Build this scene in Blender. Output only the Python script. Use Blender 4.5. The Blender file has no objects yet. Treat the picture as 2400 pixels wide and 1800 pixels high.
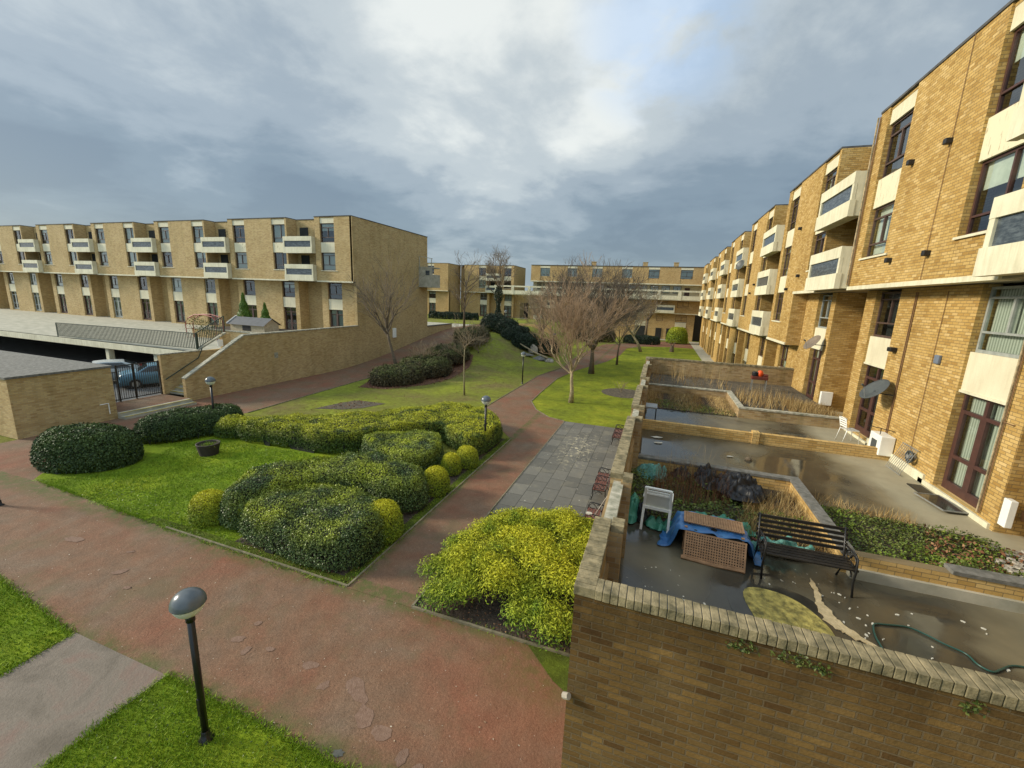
import bpy, bmesh, math, random
import numpy as np
from mathutils import Vector, Matrix, Euler
R = math.radians
C = bpy.context.scene
# ---------------------------------------------------------------- camera
cam = bpy.data.cameras.new('camera'); cam.sensor_width = 36; cam.lens = 14.795
cam.clip_start = .05; cam.clip_end = 3000
co = bpy.data.objects.new('camera', cam); C.collection.objects.link(co)
_p, _r, _y = R(11.6386), R(2.25427), R(18.8178)
F = Vector((0, math.cos(_p), -math.sin(_p))); Rt = Vector((1, 0, 0)); U = Rt.cross(F)
R2 = Rt*math.cos(_r)+U*math.sin(_r); U2 = -Rt*math.sin(_r)+U*math.cos(_r)
_Z = Matrix.Rotation(_y, 3, 'Z'); R2, U2, F = _Z@R2, _Z@U2, _Z@F
co.matrix_world = Matrix(((R2.x, U2.x, -F.x, 0), (R2.y, U2.y, -F.y, 0), (R2.z, U2.z, -F.z, 7.0), (0, 0, 0, 1)))
C.camera = co
# ---------------------------------------------------------------- sky, sun, exposure
SUN_AZ = Vector((-.97, -.235, 0)).normalized(); SUN_EL = R(24)
w = bpy.data.worlds.new('World'); C.world = w; w.use_nodes = True
nt = w.node_tree; nt.nodes.clear()
def N(t, **k):
    n = nt.nodes.new(t)
    for a, b in k.items(): setattr(n, a, b)
    return n
L = lambda a, b: nt.links.new(a, b)
def rampn(stops, fac, interp='EASE'):
    r = N('ShaderNodeValToRGB'); r.color_ramp.interpolation = interp
    while len(r.color_ramp.elements) < len(stops): r.color_ramp.elements.new(.5)
    for e, (p, c) in zip(r.color_ramp.elements, stops): e.position = p; e.color = (c if len(c) == 4 else (*c, 1))
    L(fac, r.inputs[0]); return r.outputs[0]
def mth(op, a, b=None, clamp=False):
    n = N('ShaderNodeMath', operation=op, use_clamp=clamp)
    for i, v in enumerate((a, b)):
        if v is None: continue
        if isinstance(v, (int, float)): n.inputs[i].default_value = v
        else: L(v, n.inputs[i])
    return n.outputs[0]
def vth(op, a, b=None):
    n = N('ShaderNodeVectorMath', operation=op)
    for i, v in enumerate((a, b)):
        if v is None: continue
        if isinstance(v, (tuple, list, Vector)): n.inputs[i].default_value = v
        else: L(v, n.inputs[i])
    return n.outputs[1] if op in ('DOT_PRODUCT', 'LENGTH') else n.outputs[0]
def mixc(f, a, b, mode='MIX'):
    n = N('ShaderNodeMix', data_type='RGBA', blend_type=mode)
    for s, v in ((n.inputs[0], f), (n.inputs[6], a), (n.inputs[7], b)):
        if isinstance(v, (int, float)): s.default_value = v
        elif isinstance(v, (tuple, list)): s.default_value = (*v, 1)
        else: L(v, s)
    return n.outputs[2]
def noise(vec, scale, detail=4, rough=.5, dist=0):
    n = N('ShaderNodeTexNoise'); n.inputs['Scale'].default_value = scale; n.inputs['Detail'].default_value = detail
    n.inputs['Roughness'].default_value = rough; n.inputs['Distortion'].default_value = dist
    if vec is not None: L(vec, n.inputs['Vector'])
    return n.outputs[0]
sky = N('ShaderNodeTexSky', sky_type='NISHITA'); sky.sun_disc = False
sky.sun_elevation = SUN_EL; sky.sun_rotation = math.atan2(SUN_AZ.x, SUN_AZ.y)
tc = N('ShaderNodeTexCoord'); D = tc.outputs['Generated']
sx = N('ShaderNodeSeparateXYZ'); L(D, sx.inputs[0])
zz = mth('ADD', mth('MAXIMUM', sx.outputs[2], 0.0), .22)
flat = N('ShaderNodeCombineXYZ'); L(mth('DIVIDE', sx.outputs[0], zz), flat.inputs[0]); L(mth('DIVIDE', sx.outputs[1], zz), flat.inputs[1])
n1 = noise(flat.outputs[0], 1.15, 9, .56, .3); n2 = noise(flat.outputs[0], 3.2, 8, .58, .25)
def spot(d, inner, outer):
    v = vth('DOT_PRODUCT', D, Vector(d).normalized())
    m = N('ShaderNodeMapRange', interpolation_type='SMOOTHSTEP'); L(v, m.inputs[0])
    m.inputs[1].default_value = outer; m.inputs[2].default_value = inner; return m.outputs[0]
SP1 = (-.36, .83, .42); SP2 = (.00, .82, .57); SP3 = (.22, .80, .56)
bright = mth('MULTIPLY', spot((-.34, .86, .39), .998, .90), .30)
bright = mth('ADD', bright, mth('MULTIPLY', spot((-.75, .45, .60), .99, .80), .10))
bright = mth('ADD', bright, mth('MULTIPLY', spot((.30, .80, .52), .99, .82), .13))
elev = N('ShaderNodeMapRange'); L(sx.outputs[2], elev.inputs[0]); elev.inputs[1].default_value = .02; elev.inputs[2].default_value = .5
dens = mth('ADD', mth('SUBTRACT', mth('ADD', mth('MULTIPLY', n1, .78), mth('MULTIPLY', n2, .30)), .17), bright)
dens = mth('ADD', dens, mth('MULTIPLY', elev.outputs[0], .07))
lowb = N('ShaderNodeMapRange', interpolation_type='SMOOTHSTEP'); L(mth('ABSOLUTE', mth('SUBTRACT', sx.outputs[2], .16)), lowb.inputs[0]); lowb.inputs[1].default_value = .16; lowb.inputs[2].default_value = .02
dens = mth('SUBTRACT', dens, mth('MULTIPLY', lowb.outputs[0], .19))
cl = rampn([(.22, (1.20, 1.60, 2.0)), (.36, (1.5, 1.95, 2.35)), (.50, (2.35, 2.8, 3.15)), (.63, (3.5, 3.9, 4.05)), (.80, (5.6, 5.8, 5.55))], dens)
hz = N('ShaderNodeMapRange', interpolation_type='SMOOTHSTEP'); L(sx.outputs[2], hz.inputs[0]); hz.inputs[1].default_value = .11; hz.inputs[2].default_value = .0
cl = mixc(mth('MULTIPLY', hz.outputs[0], .65), cl, (2.0, 2.6, 3.0))
gap = mth('MULTIPLY', spot((-.04, .875, .48), 1.0, .982), rampn([(.34, (0, 0, 0)), (.55, (1, 1, 1))], n2))
skyc = mixc(mth('MULTIPLY', gap, .38), cl, (1.9, 3.7, 6.6))
def ms_(v, a, b):
    q = N('ShaderNodeMapRange', interpolation_type='SMOOTHSTEP'); L(v, q.inputs[0]); q.inputs[1].default_value = a; q.inputs[2].default_value = b; return q.outputs[0]
over = mth('ADD', mth('MULTIPLY', ms_(sx.outputs[2], .66, .97), 1.3), mth('MULTIPLY', ms_(sx.outputs[1], .05, -.55), 1.5))   # added fill light: unseen sky overhead and behind is made brighter
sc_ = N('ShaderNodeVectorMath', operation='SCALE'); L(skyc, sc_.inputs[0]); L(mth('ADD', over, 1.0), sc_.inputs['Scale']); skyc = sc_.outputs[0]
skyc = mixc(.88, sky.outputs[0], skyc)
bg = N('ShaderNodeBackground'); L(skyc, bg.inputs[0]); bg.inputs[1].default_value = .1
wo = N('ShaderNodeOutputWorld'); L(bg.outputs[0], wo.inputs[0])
sl = bpy.data.lights.new('sun', 'SUN'); sl.energy = 2.7; sl.angle = R(11); sl.color = (1, .90, .72)
so = bpy.data.objects.new('sun', sl); C.collection.objects.link(so)
sd = Vector((SUN_AZ.x*math.cos(SUN_EL), SUN_AZ.y*math.cos(SUN_EL), math.sin(SUN_EL)))
so.rotation_euler = sd.to_track_quat('Z', 'Y').to_euler()
C.view_settings.view_transform = 'Standard'; C.view_settings.look = 'None'; C.view_settings.exposure = .72; C.view_settings.gamma = 1
C.cycles.use_denoising = True; C.cycles.max_bounces = 6; C.cycles.diffuse_bounces = 3; C.cycles.transparent_max_bounces = 8
# ---------------------------------------------------------------- materials
MT = {}
def newmat(name):
    global nt
    m = bpy.data.materials.new(name); m.use_nodes = True; nt = m.node_tree; nt.nodes.clear(); MT[name] = m
    o = N('ShaderNodeOutputMaterial'); p = N('ShaderNodeBsdfPrincipled'); L(p.outputs[0], o.inputs[0]); return m, p
def pos(): return N('ShaderNodeNewGeometry').outputs['Position']
def bumpto(p, h, dist, strength=1):
    b = N('ShaderNodeBump'); b.inputs['Distance'].default_value = dist; b.inputs['Strength'].default_value = strength
    L(h, b.inputs['Height']); L(b.outputs[0], p.inputs['Normal'])
def simple(name, c, rough=.6, c2=None, scale=3, metal=0, bump=0, bscale=40, spec=.5, lo=.35, hi=.65):
    m, p = newmat(name); p.inputs['Roughness'].default_value = rough; p.inputs['Metallic'].default_value = metal
    p.inputs['Specular IOR Level'].default_value = spec
    c2 = c2 or tuple(v*.72 for v in c)
    P = pos(); L(rampn([(lo, c2), (hi, c)], noise(P, scale, 6, .6), 'LINEAR'), p.inputs['Base Color'])
    if bump: bumpto(p, noise(P, bscale, 3), bump)
    return m
def uvbrick():
    g = N('ShaderNodeNewGeometry'); a = vth('ABSOLUTE', g.outputs['True Normal'])
    s = N('ShaderNodeSeparateXYZ'); L(a, s.inputs[0]); q = N('ShaderNodeSeparateXYZ'); L(g.outputs['Position'], q.inputs[0])
    f = mth('GREATER_THAN', s.outputs[0], s.outputs[1])
    mx = N('ShaderNodeMix', data_type='FLOAT'); L(f, mx.inputs[0]); L(q.outputs[0], mx.inputs[2]); L(q.outputs[1], mx.inputs[3])
    c = N('ShaderNodeCombineXYZ'); L(mx.outputs[0], c.inputs[0]); L(q.outputs[2], c.inputs[1]); return c.outputs[0], g.outputs['Position'], q
def brick(name, cols, mortar, dirt=(.5, .45, .3), dirtamt=.5, rough=.85, stain=0, wm=.010, bump=.006):
    m, p = newmat(name); p.inputs['Roughness'].default_value = rough; p.inputs['Specular IOR Level'].default_value = .25
    v, P, q = uvbrick()
    b = N('ShaderNodeTexBrick'); L(v, b.inputs['Vector']); b.inputs['Scale'].default_value = 1
    b.inputs['Brick Width'].default_value = .225; b.inputs['Row Height'].default_value = .075; b.inputs['Mortar Size'].default_value = wm/2
    b.inputs['Mortar Smooth'].default_value = .3; b.inputs['Color1'].default_value = (0, 0, 0, 1); b.inputs['Color2'].default_value = (1, 1, 1, 1)
    b.inputs['Mortar'].default_value = (.5, .5, .5, 1); b.inputs['Bias'].default_value = 0
    base = rampn([(i/(len(cols)-1), c) for i, c in enumerate(cols)], b.outputs['Color'], 'LINEAR')
    fine = noise(P, 38, 3, .6); base = mixc(.35, base, mixc(fine, (.35, .35, .35), (1.35, 1.35, 1.35)), 'MULTIPLY')
    base = mixc(b.outputs['Fac'], base, mortar)
    big = rampn([(.40, (0, 0, 0)), (.66, (1, 1, 1))], noise(P, .55, 6, .62, .4), 'LINEAR')
    base = mixc(mth('MULTIPLY', big, dirtamt), base, dirt, 'MULTIPLY')
    if stain:
        vs = vth('MULTIPLY', P, (1.6, 1.6, .22)); st = rampn([(.5, (0, 0, 0)), (.72, (1, 1, 1))], noise(vs, 1.3, 5, .6), 'LINEAR')
        base = mixc(mth('MULTIPLY', st, stain), base, (.30, .36, .20) if name != 'brick_sunny' else (.42, .36, .28), 'MULTIPLY')
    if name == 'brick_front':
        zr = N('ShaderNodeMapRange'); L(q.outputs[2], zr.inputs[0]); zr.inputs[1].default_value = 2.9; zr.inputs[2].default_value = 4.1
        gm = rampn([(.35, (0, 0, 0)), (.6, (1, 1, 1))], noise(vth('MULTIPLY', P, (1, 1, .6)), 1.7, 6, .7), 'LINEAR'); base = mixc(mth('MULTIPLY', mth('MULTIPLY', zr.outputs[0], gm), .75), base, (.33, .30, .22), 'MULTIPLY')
    L(base, p.inputs['Base Color']); bumpto(p, mth('SUBTRACT', mth('MULTIPLY', fine, .35), b.outputs['Fac']), bump)
    return m
brick('brick_sunny', [(.38, .225, .062), (.52, .335, .105), (.60, .41, .15), (.46, .285, .082), (.66, .47, .20)], (.27, .19, .085), dirt=(.66, .62, .50), dirtamt=.55, stain=.28, wm=.014)
brick('brick_left', [(.42, .275, .12), (.54, .38, .17), (.62, .46, .22), (.47, .325, .145), (.60, .45, .23)], (.40, .32, .19), dirt=(.72, .68, .55), dirtamt=.45, stain=.22, wm=.013)
brick('brick_garden', [(.30, .19, .085), (.42, .29, .135), (.50, .36, .185), (.34, .23, .11), (.46, .34, .19)], (.36, .30, .2), dirt=(.55, .5, .38), dirtamt=.6, stain=.5)
brick('brick_front', [(.13, .068, .022), (.195, .112, .036), (.29, .175, .058), (.165, .098, .036), (.24, .145, .048), (.18, .12, .052)], (.20, .145, .08), dirt=(.50, .44, .33), dirtamt=.65, stain=.22, bump=.014, wm=.017)  # the wall's shade, along with damp, is worked into these darker brick colours
brick('brick_yellow', [(.48, .30, .095), (.60, .40, .15), (.66, .46, .19), (.54, .34, .12)], (.22, .165, .09), dirt=(.7, .65, .45), dirtamt=.35)
brick('brick_far', [(.42, .27, .11), (.52, .35, .145), (.60, .42, .185), (.46, .30, .125)], (.34, .27, .16), dirt=(.7, .63, .5), dirtamt=.4)
simple('cap_brick', (.34, .275, .155), .9, (.11, .095, .05), 7, bump=.006, bscale=45)
simple('cap_stone', (.50, .46, .36), .9, (.20, .20, .14), 7, bump=.004)
simple('cap_dark', (.20, .19, .17), .85, (.09, .09, .075), 8, bump=.004)
def streaky(name, c, c2, amt=.6):
    m, p = newmat(name); P = pos(); p.inputs['Roughness'].default_value = .8
    st_ = rampn([(.45, (0, 0, 0)), (.72, (1, 1, 1))], noise(vth('MULTIPLY', P, (5, 5, .5)), 1.6, 6, .7), 'LINEAR'); bl = rampn([(.4, (0, 0, 0)), (.68, (1, 1, 1))], noise(P, 1.1, 5, .6), 'LINEAR')
    col = mixc(mth('MULTIPLY', st_, amt), c, c2); col = mixc(mth('MULTIPLY', bl, amt*.6), col, tuple(v*.8 for v in c2)); L(mixc(.25, col, mixc(noise(P, 30, 3), (.7, .7, .7), (1.25, 1.25, 1.25)), 'MULTIPLY'), p.inputs['Base Color']); bumpto(p, noise(P, 30, 3), .002)
streaky('concrete', (.72, .68, .50), (.46, .43, .28), .65); streaky('panel_cream', (.70, .65, .47), (.50, .43, .27), .5)
simple('concrete_grey', (.46, .43, .34), .85, (.30, .29, .22), 2, bump=.002)
m, p = newmat('panel_peeling'); P = pos(); p.inputs['Roughness'].default_value = .75
sk = N('ShaderNodeMapping'); L(P, sk.inputs[0]); sk.inputs['Rotation'].default_value = (R(35), 0, 0); sk.inputs['Scale'].default_value = (3, 9, 1.3)
L(mixc(rampn([(.60, (0, 0, 0)), (.66, (1, 1, 1))], noise(sk.outputs[0], 2.2, 5, .65), 'LINEAR'), (.68, .63, .44), (.34, .28, .15)), p.inputs['Base Color'])
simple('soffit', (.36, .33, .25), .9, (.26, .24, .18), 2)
simple('roof_felt', (.10, .10, .10), .9, (.05, .05, .05), 3)
simple('frame_maroon', (.082, .036, .029), .45, (.055, .026, .022), 6)
simple('frame_brown', (.10, .058, .042), .5, (.06, .036, .028), 6)
simple('frame_grey', (.34, .36, .33), .5, (.24, .26, .24), 6)
simple('frame_white', (.75, .75, .72), .5, (.6, .6, .57), 6)
simple('curtain_white', (.66, .68, .60), .9, (.50, .53, .46), 3)
simple('room_dark', (.028, .03, .028), .9, (.015, .016, .015), 2)
m, p = newmat('net_curtain'); P = pos(); g = N('ShaderNodeSeparateXYZ'); L(P, g.inputs[0])
wv = mth('SINE', mth('MULTIPLY', mth('ADD', mth('ADD', g.outputs[0], g.outputs[1]), mth('MULTIPLY', noise(P, 1.5, 1), .02)), 75))
L(mixc(mth('ADD', mth('MULTIPLY', wv, .5), .5), (.30, .32, .27), (.62, .64, .56)), p.inputs['Base Color']); p.inputs['Roughness'].default_value = .9  # flat sheet; light and shade of the folds are painted as stripes
m = bpy.data.materials.new('glass'); m.use_nodes = True; nt = m.node_tree; nt.nodes.clear(); MT['glass'] = m
o = N('ShaderNodeOutputMaterial'); fr = N('ShaderNodeFresnel'); fr.inputs[0].default_value = 1.5; gl = N('ShaderNodeBsdfGlossy'); gl.inputs['Roughness'].default_value = .02
gl.inputs['Color'].default_value = (.9, .95, 1, 1)
tr = N('ShaderNodeBsdfTransparent'); tr.inputs[0].default_value = (.80, .86, .83, 1); ms = N('ShaderNodeMixShader')
L(mth('ADD', mth('MULTIPLY', fr.outputs[0], 1.3), .03, True), ms.inputs[0]); L(tr.outputs[0], ms.inputs[1]); L(gl.outputs[0], ms.inputs[2]); L(ms.outputs[0], o.inputs[0])
m, p = newmat('wired_glass'); p.inputs['Roughness'].default_value = .18; P = pos()
L(rampn([(.42, (.035, .045, .055)), (.62, (.10, .12, .13))], noise(vth('MULTIPLY', P, (1, 1, 4)), 3, 6, .7), 'LINEAR'), p.inputs['Base Color'])
simple('black_iron', (.012, .012, .012), .42, (.008, .008, .008), 5)
simple('black_post', (.010, .010, .012), .35, (.006, .006, .007), 5)
simple('lamp_dome', (.115, .13, .14), .25, (.09, .105, .115), 5)
m, p = newmat('lamp_globe'); p.inputs['Base Color'].default_value = (.80, .82, .70, 1); p.inputs['Roughness'].default_value = .12; p.inputs['Transmission Weight'].default_value = .35; p.inputs['IOR'].default_value = 1.3
simple('lamp_inner', (.7, .68, .5), .4)
# ground
m, p = newmat('tarmac_red'); P = pos(); p.inputs['Roughness'].default_value = .85; p.inputs['Specular IOR Level'].default_value = .3
a = noise(P, .45, 7, .62, .3); b_ = noise(P, 22, 4, .7); c_ = noise(P, 2.3, 6, .65, .5)
col = rampn([(.32, (.180, .128, .086)), (.5, (.195, .108, .064)), (.68, (.215, .088, .050))], a, 'LINEAR')
col = mixc(.6, col, mixc(rampn([(.3, (0, 0, 0)), (.7, (1, 1, 1))], c_, 'LINEAR'), (.74, .73, .70), (1.2, 1.2, 1.2)), 'MULTIPLY')
gr_ = noise(P, 75, 2, .8); col = mixc(.75, col, mixc(rampn([(.35, (0, 0, 0)), (.65, (1, 1, 1))], gr_, 'LINEAR'), (.55, .52, .5), (1.45, 1.45, 1.45)), 'MULTIPLY')
col = mixc(.6, col, mixc(b_, (.35, .35, .35), (1.6, 1.6, 1.6)), 'MULTIPLY')
fk = rampn([(.735, (0, 0, 0)), (.75, (1, 1, 1))], noise(P, 16, 2, .5), 'LINEAR')
col = mixc(mth('MULTIPLY', fk, .8), col, (.50, .42, .33))
mo = mth('MULTIPLY', rampn([(.52, (0, 0, 0)), (.66, (1, 1, 1))], noise(P, .8, 5, .6), 'LINEAR'), .45)
col = mixc(mo, col, (.125, .108, .055))
sp_ = N('ShaderNodeSeparateXYZ'); L(P, sp_.inputs[0]); X_, Y_ = sp_.outputs[0], sp_.outputs[1]
def mr(v, a, b):
    q = N('ShaderNodeMapRange', interpolation_type='SMOOTHSTEP'); L(v, q.inputs[0]); q.inputs[1].default_value = a; q.inputs[2].default_value = b; return q.outputs[0]
nm_ = rampn([(.36, (0, 0, 0)), (.58, (1, 1, 1))], noise(P, 3.2, 6, .7), 'LINEAR')
e1 = mth('MULTIPLY', mr(Y_, 6.75, 7.25), mth('LESS_THAN', Y_, 7.6)); e2 = mth('MULTIPLY', mth('MULTIPLY', mr(X_, -6.1, -6.45), mth('GREATER_THAN', X_, -6.6)), mth('GREATER_THAN', Y_, 7.1))
e3 = mth('MULTIPLY', mth('MULTIPLY', mr(X_, -3.2, -1.2), mr(Y_, 5.5, 6.8)), mth('LESS_THAN', Y_, 7.3)); e4 = mth('MULTIPLY', mr(Y_, 4.5, 4.05), mth('GREATER_THAN', Y_, 3))
ed = mth('MULTIPLY', mth('MAXIMUM', mth('MAXIMUM', e1, e2), mth('MAXIMUM', e3, e4)), nm_, True)
col = mixc(mth('MULTIPLY', ed, .85), col, (.085, .10, .025))
L(mixc(mth('MULTIPLY', mr(X_, -4, -1), .25), col, (.26, .075, .035)), p.inputs['Base Color'])
bumpto(p, mth('ADD', mth('MULTIPLY', b_, .6), c_), .02)
m, p = newmat('tarmac_grey'); P = pos(); p.inputs['Roughness'].default_value = .85
a = noise(P, .8, 6, .6, .6); b_ = noise(P, 25, 4, .7)
col = rampn([(.35, (.13, .105, .078)), (.5, (.19, .155, .12)), (.66, (.205, .125, .095))], a, 'LINEAR')
L(mixc(.5, col, mixc(b_, (.4, .4, .4), (1.5, 1.5, 1.5)), 'MULTIPLY'), p.inputs['Base Color']); bumpto(p, b_, .012)
def grassmat(name, c1, c2, c3, sc=.5):
    m, p = newmat(name); P = pos(); p.inputs['Roughness'].default_value = .9; p.inputs['Specular IOR Level'].default_value = .1
    a = noise(P, sc, 5, .6, .2); b = noise(P, 30, 5, .75); c = noise(P, 5, 4, .7)
    col = rampn([(.32, c1), (.5, c2), (.68, c3)], a, 'LINEAR')
    col = mixc(.75, col, mixc(b, (.25, .25, .25), (1.7, 1.7, 1.7)), 'MULTIPLY')
    col = mixc(.6, col, mixc(rampn([(.35, (0, 0, 0)), (.65, (1, 1, 1))], noise(P, 2.2, 6, .75), 'LINEAR'), (.62, .55, .6), (1.3, 1.32, 1.2)), 'MULTIPLY')
    L(mixc(.7, col, mixc(c, (.45, .45, .45), (1.5, 1.5, 1.5)), 'MULTIPLY'), p.inputs['Base Color']); bumpto(p, b, .05)
grassmat('lawn_bright', (.12, .19, .012), (.175, .26, .014), (.25, .31, .018))
grassmat('lawn_yellow', (.15, .18, .025), (.21, .25, .024), (.29, .31, .03))
grassmat('lawn_mid', (.19, .16, .06), (.20, .215, .04), (.25, .285, .035), .30)
grassmat('moss_edge', (.07, .085, .02), (.10, .13, .02), (.13, .17, .02), 1.2)
simple('soil', (.075, .052, .034), .95, (.03, .022, .015), 6, bump=.05, bscale=14)
simple('soil_grey', (.13, .105, .07), .95, (.05, .04, .025), 5, bump=.04, bscale=14)
simple('leaf_litter', (.19, .085, .045), .95, (.07, .035, .02), 9, bump=.05, bscale=16)
simple('kerb', (.24, .20, .13), .9, (.12, .11, .06), 6)
m, p = newmat('flagstone'); P = pos(); q = N('ShaderNodeSeparateXYZ'); L(P, q.inputs[0]); cc = N('ShaderNodeCombineXYZ'); L(q.outputs[1], cc.inputs[0]); L(q.outputs[0], cc.inputs[1])
b = N('ShaderNodeTexBrick'); L(cc.outputs[0], b.inputs['Vector']); b.inputs['Scale'].default_value = 1; b.inputs['Brick Width'].default_value = .93; b.inputs['Row Height'].default_value = .575
b.inputs['Mortar Size'].default_value = .009; b.inputs['Color1'].default_value = (.105, .10, .085, 1); b.inputs['Color2'].default_value = (.165, .155, .13, 1); b.inputs['Mortar'].default_value = (.035, .035, .028, 1)
col = mixc(.5, b.outputs[0], mixc(noise(P, 6, 6, .7), (.5, .5, .5), (1.45, 1.45, 1.4)), 'MULTIPLY')
col = mixc(mth('MULTIPLY', rampn([(.54, (0, 0, 0)), (.70, (1, 1, 1))], noise(P, 1.1, 5, .65), 'LINEAR'), .5), col, (.24, .215, .15))
big = vth('LENGTH', vth('MULTIPLY', vth('SUBTRACT', P, (-3.1, 19.3, 0)), (.9, .33, 0)))
bm_ = N('ShaderNodeMapRange'); L(big, bm_.inputs[0]); bm_.inputs[1].default_value = 1.1; bm_.inputs[2].default_value = 0
sp = rampn([(.53, (0, 0, 0)), (.60, (1, 1, 1))], noise(P, 4.5, 7, .8), 'LINEAR')
col = mixc(mth('MULTIPLY', mth('MULTIPLY', sp, bm_.outputs[0]), 1.0, True), col, (.62, .54, .35))
fl = rampn([(.72, (0, 0, 0)), (.735, (1, 1, 1))], noise(P, 9, 2, .5), 'LINEAR'); col = mixc(mth('MULTIPLY', fl, .8), col, (.5, .48, .4))
L(col, p.inputs['Base Color']); p.inputs['Roughness'].default_value = .78; bumpto(p, mth('SUBTRACT', mth('MULTIPLY', noise(P, 10, 4), .2), b.outputs['Fac']), .008)
m, p = newmat('wet_terrace'); P = pos(); a = noise(P, .42, 4, .5, .5); b_ = noise(P, 3, 6, .65)
col = rampn([(.36, (.040, .037, .030)), (.5, (.075, .066, .045)), (.62, (.17, .145, .09))], a, 'LINEAR')
xx = N('ShaderNodeSeparateXYZ'); L(P, xx.inputs[0]); dr = N('ShaderNodeMapRange'); L(mth('ADD', xx.outputs[0], mth('MULTIPLY', noise(P, .7, 3), 1.6)), dr.inputs[0]); dr.inputs[1].default_value = 5.9; dr.inputs[2].default_value = 6.8
col = mixc(dr.outputs[0], col, (.34, .30, .20))
fk = rampn([(.72, (0, 0, 0)), (.735, (1, 1, 1))], noise(P, 11, 2, .6), 'LINEAR'); sel = rampn([(.5, (0, 0, 0)), (.6, (1, 1, 1))], noise(P, .7, 2), 'LINEAR')
col = mixc(mth('MULTIPLY', mth('MULTIPLY', fk, sel), mth('LESS_THAN', xx.outputs[1], 7.9)), col, (.7, .66, .55))
L(mixc(.5, col, mixc(b_, (.55, .55, .55), (1.4, 1.4, 1.4)), 'MULTIPLY'), p.inputs['Base Color'])
wet = mth('MAXIMUM', rampn([(.42, (.04, .04, .04)), (.56, (.42, .42, .42))], a, 'LINEAR'), mth('MULTIPLY', dr.outputs[0], .8)); L(wet, p.inputs['Roughness'])
bumpto(p, b_, .004, .3)
def leafmat(name, c1, c2, c3, tip=None, tipamt=.5, rough=.45, sc=1.6, tr=.25):
    m, p = newmat(name); g = N('ShaderNodeNewGeometry'); P = g.outputs['Position']
    col = rampn([(0, c1), (.5, c2), (1, c3)], g.outputs['Random Per Island'], 'LINEAR')
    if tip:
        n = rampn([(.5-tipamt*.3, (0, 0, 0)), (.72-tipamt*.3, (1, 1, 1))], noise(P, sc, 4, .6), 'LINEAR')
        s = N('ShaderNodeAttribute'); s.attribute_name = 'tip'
        col = mixc(mth('MULTIPLY', n, s.outputs['Fac']), col, mixc(g.outputs['Random Per Island'], tuple(v*.6 for v in tip), tip))  # tip colour; on hedges its mask also paints the tops as lit
    L(col, p.inputs['Base Color']); p.inputs['Roughness'].default_value = rough; p.inputs['Specular IOR Level'].default_value = .22
    p.inputs['Subsurface Weight'].default_value = 0
    return m
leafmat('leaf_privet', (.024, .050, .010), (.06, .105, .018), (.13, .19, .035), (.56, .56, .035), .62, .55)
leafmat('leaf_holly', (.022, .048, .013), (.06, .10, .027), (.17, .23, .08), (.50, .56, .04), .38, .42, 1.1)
leafmat('leaf_dark', (.018, .038, .012), (.042, .072, .022), (.08, .12, .04), (.18, .26, .03), .3, .55)
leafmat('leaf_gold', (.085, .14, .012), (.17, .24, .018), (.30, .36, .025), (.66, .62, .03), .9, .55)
leafmat('leaf_juniper', (.04, .10, .012), (.10, .20, .018), (.22, .34, .025), (.66, .62, .03), .85, .6, 1.3)
leafmat('leaf_brownish', (.05, .038, .02), (.075, .06, .03), (.10, .085, .04), (.12, .14, .04), .5, .7)
leafmat('leaf_evergreen', (.010, .018, .010), (.02, .034, .018), (.04, .062, .03), None)
leafmat('leaf_conifer', (.05, .10, .012), (.09, .16, .02), (.15, .24, .03), None)
leafmat('leaf_ivy', (.035, .055, .012), (.075, .10, .022), (.16, .17, .05), (.20, .30, .03), .4, .4)
leafmat('blade_green', (.10, .18, .010), (.175, .28, .013), (.30, .38, .022), None, rough=.6)
leafmat('dry_grass', (.20, .12, .05), (.36, .24, .09), (.54, .41, .19), (.20, .22, .04), .35, .8)
leafmat('litter_leaf', (.12, .06, .035), (.30, .20, .12), (.62, .55, .42), None, rough=.8)
leafmat('dead_leaf', (.10, .04, .022), (.20, .085, .04), (.34, .20, .10), None, rough=.8)
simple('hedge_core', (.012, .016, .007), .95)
simple('bark_tan', (.48, .37, .22), .9, (.20, .16, .09), 8, bump=.01)
simple('bark_pale', (.30, .25, .14), .9, (.17, .15, .08), 8)
simple('bark_brown', (.16, .115, .07), .9, (.09, .07, .045), 8)
simple('twig_red', (.36, .25, .15), .9, (.24, .16, .10), 3)
simple('twig_brown', (.13, .10, .07), .9, (.08, .065, .05), 3)
simple('twig_dark', (.19, .145, .095), .9, (.12, .095, .065), 3)
simple('twig_tan', (.30, .23, .14), .9, (.20, .15, .09), 3)
simple('bark_dead', (.075, .06, .045), .9)
# objects
simple('wood_red', (.19, .07, .048), .6, (.13, .05, .035), 8)
simple('wood_black', (.022, .020, .018), .38, (.014, .013, .012), 8)
simple('wood_lattice', (.42, .24, .12), .6, (.30, .165, .08), 10)
simple('wood_shed', (.52, .44, .29), .8, (.38, .31, .2), 6)
simple('wood_old', (.20, .15, .10), .9, (.12, .09, .06), 10)
simple('plastic_white', (.86, .86, .80), .4, (.78, .78, .72), 3)
simple('plastic_seat', (.66, .66, .58), .6, (.58, .58, .5), 3)
simple('tarp_blue', (.03, .12, .32), .38, (.06, .20, .42), 5)
simple('tarp_green', (.03, .20, .12), .5, (.09, .30, .21), 9)
simple('net_teal', (.07, .24, .19), .8, (.16, .33, .28), 20)
simple('sheet_black', (.010, .010, .011), .42, spec=.3, c2=(.02, .02, .022), scale=6)
simple('dish_grey', (.075, .085, .08), .5, (.055, .06, .06), 5)
simple('dish_brown', (.22, .17, .12), .55, (.16, .12, .08), 5)
simple('metal_grey', (.32, .33, .32), .4, (.24, .25, .24), 6, metal=.3)
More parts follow.
